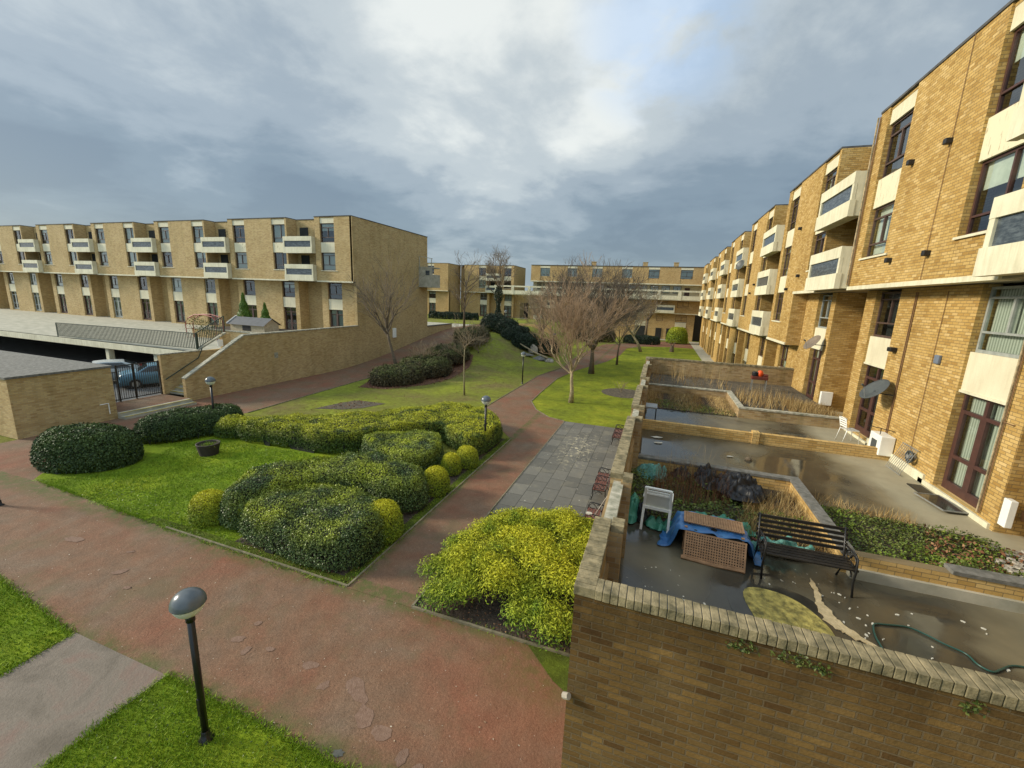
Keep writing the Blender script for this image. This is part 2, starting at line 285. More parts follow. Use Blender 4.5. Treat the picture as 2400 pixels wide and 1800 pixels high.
simple('box_black', (.015, .014, .013), .5)
simple('alarm_blue', (.16, .19, .24), .4)
simple('hose_green', (.02, .075, .06), .35)
simple('orange', (.85, .10, .01), .5, (.75, .08, .01), 3)
simple('rust_cable', (.22, .12, .05), .7)
simple('rust_red', (.16, .035, .02), .6)
simple('red_paint', (.34, .04, .03), .55)
simple('yellow_paint', (.52, .38, .04), .7, (.30, .23, .04), 8)
simple('green_iron', (.02, .045, .03), .5)
simple('slate', (.085, .09, .10), .6, (.06, .065, .07), 3)
simple('moss_yellow', (.62, .50, .13), .7, (.15, .13, .035), 8, bump=.03, bscale=20)
simple('felt_strip', (.58, .46, .27), .85, (.42, .33, .18), 12, bump=.01, bscale=30)
simple('puddle_grey', (.062, .058, .045), .10, (.04, .036, .028), 3)
simple('rubble', (.50, .46, .38), .9, (.2, .17, .13), 12, bump=.06, bscale=14)
simple('stone_pale', (.42, .37, .30), .9, (.28, .24, .19), 5, bump=.03, bscale=8)
simple('stone_grey', (.22, .21, .19), .9, (.13, .12, .11), 5, bump=.03, bscale=8)
simple('patch_pink', (.235, .145, .10), .9, (.175, .100, .065), 16, bump=.01, bscale=60)
simple('patch_grey', (.12, .12, .10), .8, (.08, .08, .07), 7)
simple('patch_dark', (.17, .09, .06), .9, (.09, .045, .03), 7)
simple('asphalt', (.16, .16, .155), .45, (.10, .10, .10), 2)
simple('car_blue', (.10, .22, .30), .25, (.09, .20, .28), 2)
simple('car_silver', (.45, .48, .48), .25, (.42, .45, .45), 2)
simple('car_glass', (.03, .04, .045), .08)
simple('tyre', (.02, .02, .02), .8)
simple('barrel', (.045, .033, .025), .8, (.03, .022, .017), 9)
simple('white_paper', (.62, .60, .52), .8, (.45, .43, .36), 9)
# ---------------------------------------------------------------- mesh helpers
def smooth(t): t = min(max(t, 0), 1); return t*t*(3-2*t)
def H(x, y): return 2.6*smooth((y-29)/25)*smooth((-11.5-x)/8.5)
class MB:
    def __init__(s): s.v = []; s.f = []
    def box(s, x0, x1, y0, y1, z0, z1):
        i = len(s.v); s.v += [(x, y, z) for z in (z0, z1) for x, y in ((x0, y0), (x1, y0), (x1, y1), (x0, y1))]
        s.f += [tuple(i+k for k in q) for q in ((0, 3, 2, 1), (4, 5, 6, 7), (0, 1, 5, 4), (1, 2, 6, 5), (2, 3, 7, 6), (3, 0, 4, 7))]; return s
    def quad(s, a, b, c, d):
        i = len(s.v); s.v += [tuple(a), tuple(b), tuple(c), tuple(d)]; s.f.append((i, i+1, i+2, i+3)); return s
    def bar(s, a, b, w, h=None, up=(0, 0, 1)):
        a, b = Vector(a), Vector(b); d = (b-a).normalized(); h = h or w; up = Vector(up)
        if abs(d.dot(up)) > .98: up = Vector((1, 0, 0))
        r = d.cross(up).normalized(); u = r.cross(d); i = len(s.v)
        for q in (a, b): s.v += [tuple(q+r*w/2*sx+u*h/2*sy) for sx, sy in ((-1, -1), (1, -1), (1, 1), (-1, 1))]
        s.f += [tuple(i+k for k in q) for q in ((0, 1, 2, 3), (7, 6, 5, 4), (0, 4, 5, 1), (1, 5, 6, 2), (2, 6, 7, 3), (3, 7, 4, 0))]; return s
    def tube(s, pts, r, n=8, cap=True):
        pts = [Vector(p) for p in pts]; rs = r if isinstance(r, (list, tuple)) else [r]*len(pts); i0 = len(s.v)
        for k, p in enumerate(pts):
            d = (pts[min(k+1, len(pts)-1)]-pts[max(k-1, 0)]).normalized(); up = Vector((0, 0, 1)) if abs(d.z) < .9 else Vector((1, 0, 0))
            a = d.cross(up).normalized(); b = d.cross(a)
            s.v += [tuple(p+(a*math.cos(2*math.pi*j/n)+b*math.sin(2*math.pi*j/n))*rs[k]) for j in range(n)]
        for k in range(len(pts)-1):
            for j in range(n):
                a = i0+k*n+j; b = i0+k*n+(j+1) % n; s.f.append((a, a+n, b+n, b))
        if cap: s.f.append(tuple(i0+j for j in range(n))); s.f.append(tuple(i0+(len(pts)-1)*n+j for j in range(n-1, -1, -1)))
        return s
    def lathe(s, prof, c=(0, 0, 0), n=24):
        i0 = len(s.v)
        for r, z in prof: s.v += [(c[0]+r*math.cos(2*math.pi*j/n), c[1]+r*math.sin(2*math.pi*j/n), c[2]+z) for j in range(n)]
        for k in range(len(prof)-1):
            for j in range(n):
                a = i0+k*n+j; b = i0+k*n+(j+1) % n; s.f.append((a, b, b+n, a+n))
        return s
    def poly(s, pts, z0, z1):
        n = len(pts); i = len(s.v); s.v += [(x, y, z0) for x, y in pts]+[(x, y, z1) for x, y in pts]
        s.f.append(tuple(range(i+n-1, i-1, -1))); s.f.append(tuple(range(i+n, i+2*n)))
        for k in range(n): s.f.append((i+k, i+(k+1) % n, i+n+(k+1) % n, i+n+k))
        return s
    def mesh(s, name, mat, smoothf=False, off=(0, 0, 0)):
        me = bpy.data.meshes.new(name); ox, oy, oz = off
        me.from_pydata([(x-ox, y-oy, z-oz) for x, y, z in s.v], [], s.f); me.materials.append(MT[mat])
        if smoothf: me.shade_smooth()
        return me
BASE = {}
def obj(name, mb, mat, parent=None, sm=False, bevel=0):
    off = BASE[parent.as_pointer()] if parent else (0, 0, 0)
    o = bpy.data.objects.new(name, mb.mesh(name, mat, sm, off)); C.collection.objects.link(o)
    if parent: o.parent = parent
    BASE[o.as_pointer()] = off
    if bevel:
        b = o.modifiers.new('b', 'BEVEL'); b.width = bevel; b.segments = 2; b.limit_method = 'ANGLE'
    return o
def each(name, mb, mat, parent):     # every box of mb becomes a part of its own
    for i in range(0, len(mb.v), 8):
        m = MB(); m.v = mb.v[i:i+8]; m.f = [tuple(k-i for k in q) for q in mb.f if i <= q[0] < i+8]; obj(name, m, mat, parent)
def local(name, mb, mat, parent, sm=False):     # mesh in the parent's own coordinates
    o = bpy.data.objects.new(name, mb.mesh(name, mat, sm)); C.collection.objects.link(o); o.parent = parent; return o
def thing(name, label, cat, loc=(0, 0, 0), rz=0, group=None):
    o = bpy.data.objects.new(name, None); C.collection.objects.link(o); o.location = loc; o.rotation_euler = (0, 0, rz)
    o.empty_display_size = .2; BASE[o.as_pointer()] = tuple(loc); o['label'] = label; o['category'] = cat
    if group: o['group'] = group
    return o
def tag(o, label, cat, group=None):
    o['label'] = label; o['category'] = cat
    if group: o['group'] = group
    return o
def struct(o, kind='structure', label=None):
    o['kind'] = kind
    if label: o['label'] = label
    return o
def dup(root, loc, rz=0, label=None, scale=1):
    def cp(o, par):
        c = o.copy(); C.collection.objects.link(c)
        if par is not None: c.parent = par
        for ch in list(kids[o]): cp(ch, c)
        return c
    kids = {}
    def walk(o):
        kids[o] = [x for x in o.children]
        for x in kids[o]: walk(x)
    walk(root); r = cp(root, None); r.location = loc; r.rotation_euler = (0, 0, rz); r.scale = (scale,)*3
    if label: r['label'] = label
    return r
def sheet(name, pts, mat, dz=0, cell=1.5, hf=H, thick=0):
    bm = bmesh.new(); f = bm.faces.new([bm.verts.new((x, y, 0)) for x, y in pts])
    xs = [p[0] for p in pts]; ys = [p[1] for p in pts]
    if hf:
        a, b, c, d = max(min(xs), -21), min(max(xs), -11), max(min(ys), 28), min(max(ys), 56)
        cuts = [((x, 0, 0), (1, 0, 0)) for x in np.arange(a, b+.01, cell)] if max(ys) > 28 and b > a else []
        cuts += [((0, y, 0), (0, 1, 0)) for y in np.arange(c, d+.01, cell)] if d > c and min(xs) < -11 else []
        for co_, no in cuts:
            bmesh.ops.bisect_plane(bm, geom=bm.verts[:]+bm.edges[:]+bm.faces[:], plane_co=co_, plane_no=no, dist=1e-4)
        bmesh.ops.triangulate(bm, faces=bm.faces[:])
        for v in bm.verts: v.co.z = hf(v.co.x, v.co.y)+dz
    else:
        for v in bm.verts: v.co.z = dz
    bmesh.ops.recalc_face_normals(bm, faces=bm.faces[:])
    if bm.faces and sum(f.normal.z for f in bm.faces) < 0: bmesh.ops.reverse_faces(bm, faces=bm.faces[:])
    me = bpy.data.meshes.new(name); bm.to_mesh(me); bm.free(); me.materials.append(MT[mat])
    o = bpy.data.objects.new(name, me); C.collection.objects.link(o); return o
# ---------------------------------------------------------------- foliage helpers
def rot_basis(n):
    a = np.where(np.abs(n[:, 2:3]) < .9, np.array([[0, 0, 1.]]), np.array([[1., 0, 0]]))
    t = np.cross(n, a); t /= np.linalg.norm(t, axis=1, keepdims=True)+1e-9; return t, np.cross(n, t)
def leaves(name, P, Nn, size, mat, parent=None, aspect=.55, tilt=.7, tip=None, seed=0, kind='leaf'):
    rg = np.random.default_rng(seed); n = len(P); off = np.array(BASE[parent.as_pointer()] if parent else (0, 0, 0))
    P = P-off
    nn = Nn+rg.normal(0, tilt, (n, 3)); nn /= np.linalg.norm(nn, axis=1, keepdims=True)+1e-9
    t, b = rot_basis(nn); a = rg.uniform(0, 2*np.pi, (n, 1)); u = t*np.cos(a)+b*np.sin(a); v = -t*np.sin(a)+b*np.cos(a)
    s = (size*rg.uniform(.6, 1.4, (n, 1)))
    V = np.stack([P-u*s*.5, P+v*s*.5*aspect, P+u*s*.5, P-v*s*.5*aspect], 1).reshape(-1, 3)
    me = bpy.data.meshes.new(name); me.vertices.add(4*n); me.vertices.foreach_set('co', V.astype(np.float32).ravel())
    me.loops.add(4*n); me.loops.foreach_set('vertex_index', np.arange(4*n, dtype=np.int32)); me.polygons.add(n)
    me.polygons.foreach_set('loop_start', np.arange(0, 4*n, 4, dtype=np.int32)); me.polygons.foreach_set('loop_total', np.full(n, 4, dtype=np.int32))
    if tip is not None:
        at = me.attributes.new('tip', 'FLOAT', 'POINT'); at.data.foreach_set('value', np.repeat(tip, 4).astype(np.float32))
    me.update(); me.validate(); me.materials.append(MT[mat])
    o = bpy.data.objects.new(name, me); C.collection.objects.link(o)
    if parent: o.parent = parent; BASE[o.as_pointer()] = tuple(off)
    return o
def blades(name, P, hgt, wid, mat, lean=.35, seed=0, parent=None):
    rg = np.random.default_rng(seed); n = len(P); off = np.array(BASE[parent.as_pointer()] if parent else (0, 0, 0)); P = P-off
    a = rg.uniform(0, 2*np.pi, n); d = np.stack([np.cos(a), np.sin(a), np.zeros(n)], 1); h = hgt*rg.uniform(.5, 1.3, (n, 1))
    b = rg.uniform(0, 2*np.pi, n); l = np.stack([np.cos(b), np.sin(b), np.zeros(n)], 1)*rg.uniform(0, lean, (n, 1))*h*2
    V = np.stack([P-d*wid/2, P+d*wid/2, P+l+np.array([0, 0, 1.])*h], 1).reshape(-1, 3)
    me = bpy.data.meshes.new(name); me.vertices.add(3*n); me.vertices.foreach_set('co', V.astype(np.float32).ravel())
    me.loops.add(3*n); me.loops.foreach_set('vertex_index', np.arange(3*n, dtype=np.int32)); me.polygons.add(n)
    me.polygons.foreach_set('loop_start', np.arange(0, 3*n, 3, dtype=np.int32)); me.polygons.foreach_set('loop_total', np.full(n, 3, dtype=np.int32))
    me.update(); me.validate(); me.materials.append(MT[mat])
    o = bpy.data.objects.new(name, me); C.collection.objects.link(o)
    if parent: o.parent = parent
    return o
def inpoly(x, y, poly):
    r = np.zeros(len(x), bool); j = len(poly)-1
    for i in range(len(poly)):
        xi, yi = poly[i]; xj, yj = poly[j]
        c = ((yi > y) != (yj > y)) & (x < (xj-xi)*(y-yi)/(yj-yi+1e-12)+xi); r ^= c; j = i
    return r
def edged(x, y, poly):
    d = np.full(len(x), 1e9); n = len(poly)
    for i in range(n):
        ax, ay = poly[i]; bx, by = poly[(i+1) % n]; ex, ey = bx-ax, by-ay
        t = np.clip(((x-ax)*ex+(y-ay)*ey)/(ex*ex+ey*ey+1e-9), 0, 1); d = np.minimum(d, np.hypot(x-ax-t*ex, y-ay-t*ey))
    return d
def wob(x, y, s, seed):
    return (np.sin(x*s+seed)+np.sin(y*s*1.13+seed*2.1)+np.sin((x+y)*s*.71+seed*.7)+np.sin((x-y)*s*1.7+seed*1.3)*.6)/3.6
def rpts(poly, dens, rg):
    xs = [p[0] for p in poly]; ys = [p[1] for p in poly]; A = (max(xs)-min(xs))*(max(ys)-min(ys)); n = int(A*dens)
    x = rg.uniform(min(xs), max(xs), n); y = rg.uniform(min(ys), max(ys), n); k = inpoly(x, y, poly); return x[k], y[k]
def roundpoly(poly, n=3):
    for _ in range(n):
        q = []
        for i in range(len(poly)):
            a, b = poly[i], poly[(i+1) % len(poly)]
            q += [(a[0]*.75+b[0]*.25, a[1]*.75+b[1]*.25), (a[0]*.25+b[0]*.75, a[1]*.25+b[1]*.75)]
        poly = q
    return poly
def hedge(name, label, cat, poly, h, mat, z0=0, dens=1300, size=.055, rim=.45, seed=1, bump=.10, group=None, tipz=.55, sides=1.0, core='hedge_core', under=.06, shag=.03, tip_light=1):
    poly = ccw(roundpoly(poly, 2)); cx = sum(p[0] for p in poly)/len(poly); cy = sum(p[1] for p in poly)/len(poly)
    if callable(z0): zz0 = float(z0(cx, cy))
    else: zz0 = z0
    t = thing(name, label, cat, (cx, cy, zz0), 0, group); rg = np.random.default_rng(seed)
    def prof(x, y, d):
        q = np.clip(d/rim, 0, 1); s = (1-(1-q)**2.6)**(1/2.6)
        return (h*(1+bump*wob(x, y, 2.3, seed)+bump*.5*wob(x, y, 6.1, seed+3)))*s
    # core
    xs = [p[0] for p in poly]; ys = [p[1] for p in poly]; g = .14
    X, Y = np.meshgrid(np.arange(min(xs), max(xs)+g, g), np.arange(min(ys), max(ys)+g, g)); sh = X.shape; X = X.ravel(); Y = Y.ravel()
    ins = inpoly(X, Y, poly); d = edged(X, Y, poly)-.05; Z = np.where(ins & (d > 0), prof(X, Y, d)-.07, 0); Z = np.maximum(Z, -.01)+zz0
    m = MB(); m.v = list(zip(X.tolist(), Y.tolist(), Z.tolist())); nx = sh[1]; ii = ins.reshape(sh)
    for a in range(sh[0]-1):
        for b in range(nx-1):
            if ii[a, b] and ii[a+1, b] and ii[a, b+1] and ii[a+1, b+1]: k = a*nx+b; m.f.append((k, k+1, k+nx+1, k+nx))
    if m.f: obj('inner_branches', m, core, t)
    # top leaves
    x, y = rpts(poly, dens, rg); d = edged(x, y, poly); z = prof(x, y, d); e = .02
    gx = (prof(x+e, y, edged(x+e, y, poly))-z)/e; gy = (prof(x, y+e, edged(x, y+e, poly))-z)/e
    Nn = np.stack([-gx, -gy, np.ones_like(x)], 1); Nn = np.clip(Nn, -6, 6); Nn /= np.linalg.norm(Nn, axis=1, keepdims=True)
    P1 = np.stack([x, y, zz0+z], 1)
    # side leaves
    per = []; n = len(poly)
    for i in range(n):
        a, b = poly[i], poly[(i+1) % n]; Ls = math.hypot(b[0]-a[0], b[1]-a[1]); k = int(Ls*h*dens*1.15*sides)
        u = rg.uniform(0, 1, k); zc = rg.uniform(under, 1, k)**.9; nxn, nyn = (b[1]-a[1])/(Ls+1e-9), -(b[0]-a[0])/(Ls+1e-9)
        q = 1-(1-zc**2.6)**(1/2.6); ins_ = q*rim
        px = a[0]+(b[0]-a[0])*u; py = a[1]+(b[1]-a[1])*u
        hh = h*(1+bump*wob(px, py, 2.3, seed)+bump*.5*wob(px, py, 6.1, seed+3)); und = (zc < .22)*(.22-zc)*.5
        bo = bump*.6*wob(px+zc*2, py-zc*2, 4, seed+5)
        per.append(np.stack([px-nxn*(ins_+und-bo), py-nyn*(ins_+und-bo), zz0+zc*hh, np.full(k, nxn), np.full(k, nyn), zc*.7], 1))
    S = np.concatenate(per)
    P2 = S[:, :3]; N2 = S[:, 3:6]; N2 = N2/np.linalg.norm(N2, axis=1, keepdims=True)
    P = np.concatenate([P1, P2]); Nn = np.concatenate([Nn, N2]); P += Nn*rg.normal(0, shag, (len(P), 1))
    tip = np.clip((P[:, 2]-zz0)/h*1.6-.6, 0, 1)**1.3*np.clip(Nn[:, 2]*1.5+.25, 0, 1)*tip_light  # new growth, plus hedge tops painted lighter as if lit from above
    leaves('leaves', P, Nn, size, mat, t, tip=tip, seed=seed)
    return t
def ccw(p):
    a = sum(p[i][0]*p[(i+1) % len(p)][1]-p[(i+1) % len(p)][0]*p[i][1] for i in range(len(p))); return p if a > 0 else p[::-1]
def circ(cx, cy, rx, ry=None, n=12, rot=0):
    ry = ry or rx; return [(cx+rx*math.cos(2*math.pi*i/n)*math.cos(rot)-ry*math.sin(2*math.pi*i/n)*math.sin(rot), cy+rx*math.cos(2*math.pi*i/n)*math.sin(rot)+ry*math.sin(2*math.pi*i/n)*math.cos(rot)) for i in range(n)]
def segmesh(name, segs, mat, parent, n=4):
    off = Vector(BASE[parent.as_pointer()]); S = np.array([[*(a-off), *(b-off), ra, rb] for a, b, ra, rb in segs]); k = len(S)
    A, B, ra, rb = S[:, :3], S[:, 3:6], S[:, 6:7], S[:, 7:8]; d = B-A; d /= np.linalg.norm(d, axis=1, keepdims=True)+1e-9; t, b = rot_basis(d); V = []
    for Q, r in ((A, ra), (B+d*rb*.4, rb)):
        for j in range(n): a = 2*np.pi*j/n; V.append(Q+(t*math.cos(a)+b*math.sin(a))*r)
    V = np.stack(V, 1).reshape(-1, 3); F_ = []
    idx = np.arange(k)[:, None]*2*n
    q = np.stack([np.concatenate([idx+j, idx+(j+1) % n, idx+n+(j+1) % n, idx+n+j], 1) for j in range(n)], 1).reshape(-1, 4)
    me = bpy.data.meshes.new(name); me.from_pydata(V.tolist(), [], q.tolist()); me.shade_smooth(); me.materials.append(MT[mat])
    o = bpy.data.objects.new(name, me); C.collection.objects.link(o); o.parent = parent; return o
def tree(name, label, base, trunk, r0, crown, mat, tmat, seed=1, levels=5, spread=.5, up=.25, first=5, lenf=.72, split=3, minr=.006, group=None, cat='tree', start=0.75):
    """trunk: list of points relative to base; crown: first branch length"""
    rd = random.Random(seed); b = Vector(base); t = thing(name, label, cat, base, 0, group)
    pts = [b+Vector(p) for p in trunk]; rs = [r0*(1.35 if i == 0 else 1-.35*i/(len(pts)-1)) for i in range(len(pts))]
    obj('trunk', MB().tube(pts, rs, 10), mat, t, True)
    segs = []
    def grow(p, d, L_, r, lev):
        k = 3 if lev < levels-1 else 2; q = p; dd = d.copy(); ra = r
        for i in range(k):
            dd = (dd+Vector((rd.gauss(0, .15), rd.gauss(0, .15), rd.gauss(0, .12)+up*.22))).normalized()
            rb = ra*(.86 if lev else .88); e = q+dd*L_/k; segs.append((q.copy(), e.copy(), ra, rb)); q = e; ra = rb
            if lev < levels and i >= 1 and i < k-1 or (lev < levels and lev > 0 and i == 0 and rd.random() < .6):
                side(q, dd, L_*lenf*.8, ra*.62, lev+1)
        if lev < levels:
            for j in range(split if rd.random() < .7 else split-1): side(q, dd, L_*lenf*rd.uniform(.8, 1.15), ra*.72, lev+1)
    def side(q, dd, L_, r, lev):
        a = Vector((rd.gauss(0, 1), rd.gauss(0, 1), rd.gauss(0, .6))); a = (a-dd*a.dot(dd)).normalized()
        s = spread*rd.uniform(.6, 1.3); grow(q, (dd*math.cos(s)+a*math.sin(s)+Vector((0, 0, up*.15))).normalized(), L_, max(r, minr), lev)
    td = (pts[-1]-pts[-2]).normalized(); n = first
    for i in range(n):
        a = 2*math.pi*(i+rd.uniform(-.3, .3))/n; el = rd.uniform(.35, .9) if i else 1.2
        o_ = Vector((math.cos(a)*math.cos(el), math.sin(a)*math.cos(el), math.sin(el)))
        f = start+(1-start)*rd.random(); ii = min(int(f*(len(pts)-1)), len(pts)-2); fr_ = f*(len(pts)-1)-ii; st = pts[ii].lerp(pts[ii+1], fr_)
        grow(st, (o_+td*.35).normalized(), crown*rd.uniform(.85, 1.15), r0*.48, 1)
    big = [s for s in segs if s[2] > .03]; small = [s for s in segs if s[2] <= .03]
    if big: segmesh('limbs', big, mat, t, 6)
    segmesh('twigs', small, tmat, t, 3)
    return t
# ================================================================ THE SETTING
g0 = sheet('ground', [(-400, -60), (400, -60), (400, 500), (-400, 500)], 'lawn_mid', -.02); struct(g0)
def st(name, pts, mat, dz, label=None, cell=1.5):
    return struct(sheet(name, pts, mat, dz, cell), 'structure', label)
st('lawn_verge', [(-22.3, 7.3), (-6.45, 7.25), (-6.45, 19.2), (-9.9, 23.4), (-10.04, 37), (-9.2, 42), (-9.6, 47), (-10.5, 54), (-12.5, 62), (-16, 66), (-22.3, 66)], 'lawn_mid', .004, 'sloping middle lawn with leaf litter between the two paths')
st('lawn', [(-20.4, 7.65), (-13.0, 7.33), (-9.0, 7.25), (-6.5, 7.25), (-6.5, 14.0), (-9.5, 16.2), (-12.5, 15.2), (-18.2, 14.2), (-21.2, 15.2), (-23.4, 12.6), (-22.4, 9.6)], 'lawn_bright', .012, 'bright green lawn enclosed by the clipped hedges')
st('lawn', [(-4.72, 23.5), (-5.7, 23.85), (-6.9, 25.2), (-7.75, 27.2), (-7.95, 30.3), (-8.12, 36.5), (-7.4, 42), (-5.4, 50), (-4.45, 58), (-4.3, 66.5), (-2.3, 71), (2, 73.3), (5.6, 73.3), (5.6, 25.9), (-.55, 25.9), (-.55, 23.45)], 'lawn_yellow', .008, 'green lawn to the right of the curving path')
st('lawn', [(-30, -8), (-10.55, -8), (-10.52, 4.05), (-14.1, 4.4), (-30, 4.8)], 'lawn_bright', .012, 'grass corner at the lower left of the crossing')
st('lawn', [(-7.86, -8), (-.56, -8), (-.56, 3.72), (-3.8, 3.98), (-7.82, 4.1)], 'lawn_bright', .012, 'grass corner around the nearest lamp post')
st('path', [(-80, 4.9), (-14.1, 4.4), (-10.5, 4.05), (-7.8, 4.05), (-3.8, 3.98), (-.55, 3.7), (-.55, 7.2), (-6.45, 7.25), (-13, 7.35), (-20.4, 7.7), (-22.4, 9.6), (-23.4, 12.6), (-22.2, 15), (-21.5, 16.9), (-22.2, 28.4), (-22.3, 40), (-22.4, 62), (-29, 64), (-30, 46), (-26.9, 45), (-26.9, 16.9), (-25.6, 16.9), (-25.6, 13.3), (-26.2, 13.3), (-26.2, 7.5), (-80, 9)], 'tarmac_red', .0075, 'worn red tarmac crossing and ramp along the brick wall')
st('path', [(-6.45, 7.2), (-4.66, 7.2), (-4.66, 23.5), (-5.7, 23.88), (-6.9, 25.25), (-7.8, 27.2), (-8, 30.3), (-8.17, 36.6), (-7.45, 42), (-5.45, 50), (-4.5, 58), (-4.35, 66.5), (-2.3, 71.1), (2, 73.4), (6.9, 73.4), (6.9, 82), (2, 84.5), (-4, 76), (-8.3, 70), (-9, 62), (-9.4, 54), (-9.4, 47), (-9, 42.6), (-10.0, 37), (-9.95, 23.5), (-6.45, 19.1)], 'tarmac_red', .016, 'narrow red tarmac path curving through the garden')
st('path', [(-10.5, -8), (-7.86, -8), (-7.82, 4.09), (-10.5, 4.09)], 'tarmac_grey', .016, 'grey worn side path between the two near lawns')
st('paving', [(-4.62, 11.9), (-.55, 11.9), (-.55, 23.44), (-4.68, 23.44)], 'flagstone', .02, 'grey flagstone paving beside the terrace wall')
st('bed_soil', [(-4.6, 7.24), (-.55, 7.24), (-.55, 11.88), (-4.6, 11.88)], 'soil', .024, 'dark soil bed under the golden juniper')
st('hedge_bed_soil', [(-6.5, 7.3), (-6.5, 19), (-7.6, 19), (-7.7, 9.2), (-10.6, 7.9), (-10.6, 7.33)], 'soil', .016, 'strip of soil and moss under the clipped hedges')
st('moss_strip', [(-6.47, 7.27), (-6.47, 19.1), (-6.72, 19.1), (-6.8, 7.52), (-14, 7.62), (-14, 7.38)], 'moss_edge', .020)
st('moss_strip', [(-1.9, 7.19), (-.56, 7.19), (-.56, 6.2), (-1.2, 6.55)], 'moss_edge', .02)
st('flower_bed', [(-19.0, 19.2), (-18.6, 21.0), (-18.1, 22.0), (-16.0, 22.1), (-16.6, 20.6), (-17.4, 19.8)], 'soil_grey', .02, 'bare pointed soil bed cut in the middle lawn')
st('flower_bed', circ(-2.1, 33.2, 1.7, 1.75, 20), 'soil_grey', .02, 'round bare bed cut in the right lawn')
st('leaf_bed', [(-20.6, 25.2), (-18.6, 25.6), (-16.8, 28.4), (-16.2, 31.5), (-16.6, 36), (-18, 40), (-20, 40), (-21.4, 36), (-21.6, 28)], 'leaf_litter', .02, 'bed of fallen brown leaves under the low shrubs', 1.2)
for x0, x1, y0, y1 in ((5.6, 7.6, 25.9, 87),): st('paving_strip', [(x0, y0), (x1, y0), (x1, y1), (x0, y1)], 'concrete_grey', .02, 'concrete apron at the foot of the flats')
# kerbs
def kerb(pts, zoff=.05, w=.05, label=None):
    m = MB()
    for a, b in zip(pts[:-1], pts[1:]):
        n = max(1, int(math.hypot(b[0]-a[0], b[1]-a[1])/1.5))
        for i in range(n):
            p = [a[0]+(b[0]-a[0])*i/n, a[1]+(b[1]-a[1])*i/n]; q = [a[0]+(b[0]-a[0])*(i+1)/n, a[1]+(b[1]-a[1])*(i+1)/n]
            m.bar((*p, H(*p)+zoff/2-.03), (*q, H(*q)+zoff/2-.03), w, zoff+.06)
    return struct(obj('kerb', m, 'kerb'), 'structure', label)
kerb([(-13.0, 7.33), (-6.45, 7.24), (-6.45, 19.1)], .05); kerb([(-4.64, 11.87), (-4.64, 7.21), (-.56, 7.21)], .06)
kerb([(-4.67, 11.9), (-4.67, 23.45)], .03, .04)
kerb([(-10.04, 23.5), (-10.04, 37), (-9.2, 42.5), (-9.6, 47)], .04); kerb([(-4.7, 23.5), (-5.7, 23.87), (-6.9, 25.22), (-7.8, 27.2), (-7.98, 30.3), (-8.14, 36.5), (-7.42, 42), (-5.42, 50), (-4.47, 58)], .04)
kerb([(-21.5, 16.9), (-22.2, 28.4), (-22.3, 40), (-22.4, 60)], .05)
# patches in the red tarmac
rg = np.random.default_rng(5)
def blob(x, y, r, asp=1, rot=0, n=14, sd=0):
    q = random.Random(sd); out = []
    for i in range(n):
        a = 2*math.pi*i/n; k = q.uniform(.75, 1.2); c = r*math.cos(a)*k; s_ = r*asp*math.sin(a)*k
        out.append((x+c*math.cos(rot)-s_*math.sin(rot), y+c*math.sin(rot)+s_*math.cos(rot)))
    return out
for i, (x, y, r, asp, rot, mt) in enumerate([(-5.6, 5.2, .17, .6, .3, 'patch_pink'), (-5.05, 4.95, .13, .7, 1, 'patch_pink'), (-4.45, 5.1, .34, .5, -.5, 'patch_pink'), (-4.0, 4.75, .26, .6, -.8, 'patch_pink'), (-3.55, 4.62, .20, .8, 0, 'patch_pink'), (-3.05, 4.42, .15, .6, 1.4, 'patch_pink'), (-2.75, 4.30, .15, .8, 1.2, 'patch_pink'), (-2.45, 4.22, .17, .8, .5, 'patch_grey'), (-4.0, 4.12, .10, .7, .2, 'patch_grey'), (-2.9, 3.9, .12, .6, .2, 'patch_grey'),
        (-7.4, 5.15, .16, .55, .6, 'patch_pink'), (-7.0, 5.0, .12, .7, 1.5, 'patch_pink'), (-6.6, 5.2, .10, .7, 0, 'patch_pink'), (-7.4, 5.6, .09, .9, 0, 'patch_pink'), (-11.9, 5.6, .2, .5, .7, 'patch_pink'), (-11.1, 5.3, .1, .6, .2, 'patch_pink'), (-14.6, 6.0, .35, .4, .2, 'patch_pink'), (-12.6, 6.2, .12, .4, .5, 'patch_pink')]):
    st('tarmac_patch', blob(x, y, r*.9, asp, rot, 14, i), mt, .0115+i*.0004)
# podium on the left: landing, parking floor, deck
struct(obj('landing', MB().box(-28.6, -26.25, 13.3, 16.95, -.1, .30), 'tarmac_red'))
struct(obj('parking_floor', MB().box(-75, -28.6, 10, 45, -.1, .28), 'asphalt'))
dk = MB().box(-140, -28.75, 19.3, 90, 2.45, 2.62); dk.box(-28.75, -27.0, 21.6, 90, 2.0, 2.62)
struct(obj('podium_deck', dk, 'concrete_grey'), 'structure', 'raised concrete podium deck with planting')
struct(obj('podium_lawn', MB().box(-80, -27.0, 60, 86, 2.62, 2.66), 'lawn_mid'))
struct(obj('podium_back', MB().box(-90, -28.8, 30, 30.3, 0, 2.45), 'box_black'))
struct(obj('terrace_deck', MB().box(-.33, 9.5, 3.96, 25.8, 0, 2.6), 'wet_terrace'), 'structure', 'wet concrete terrace deck behind the brick walls')
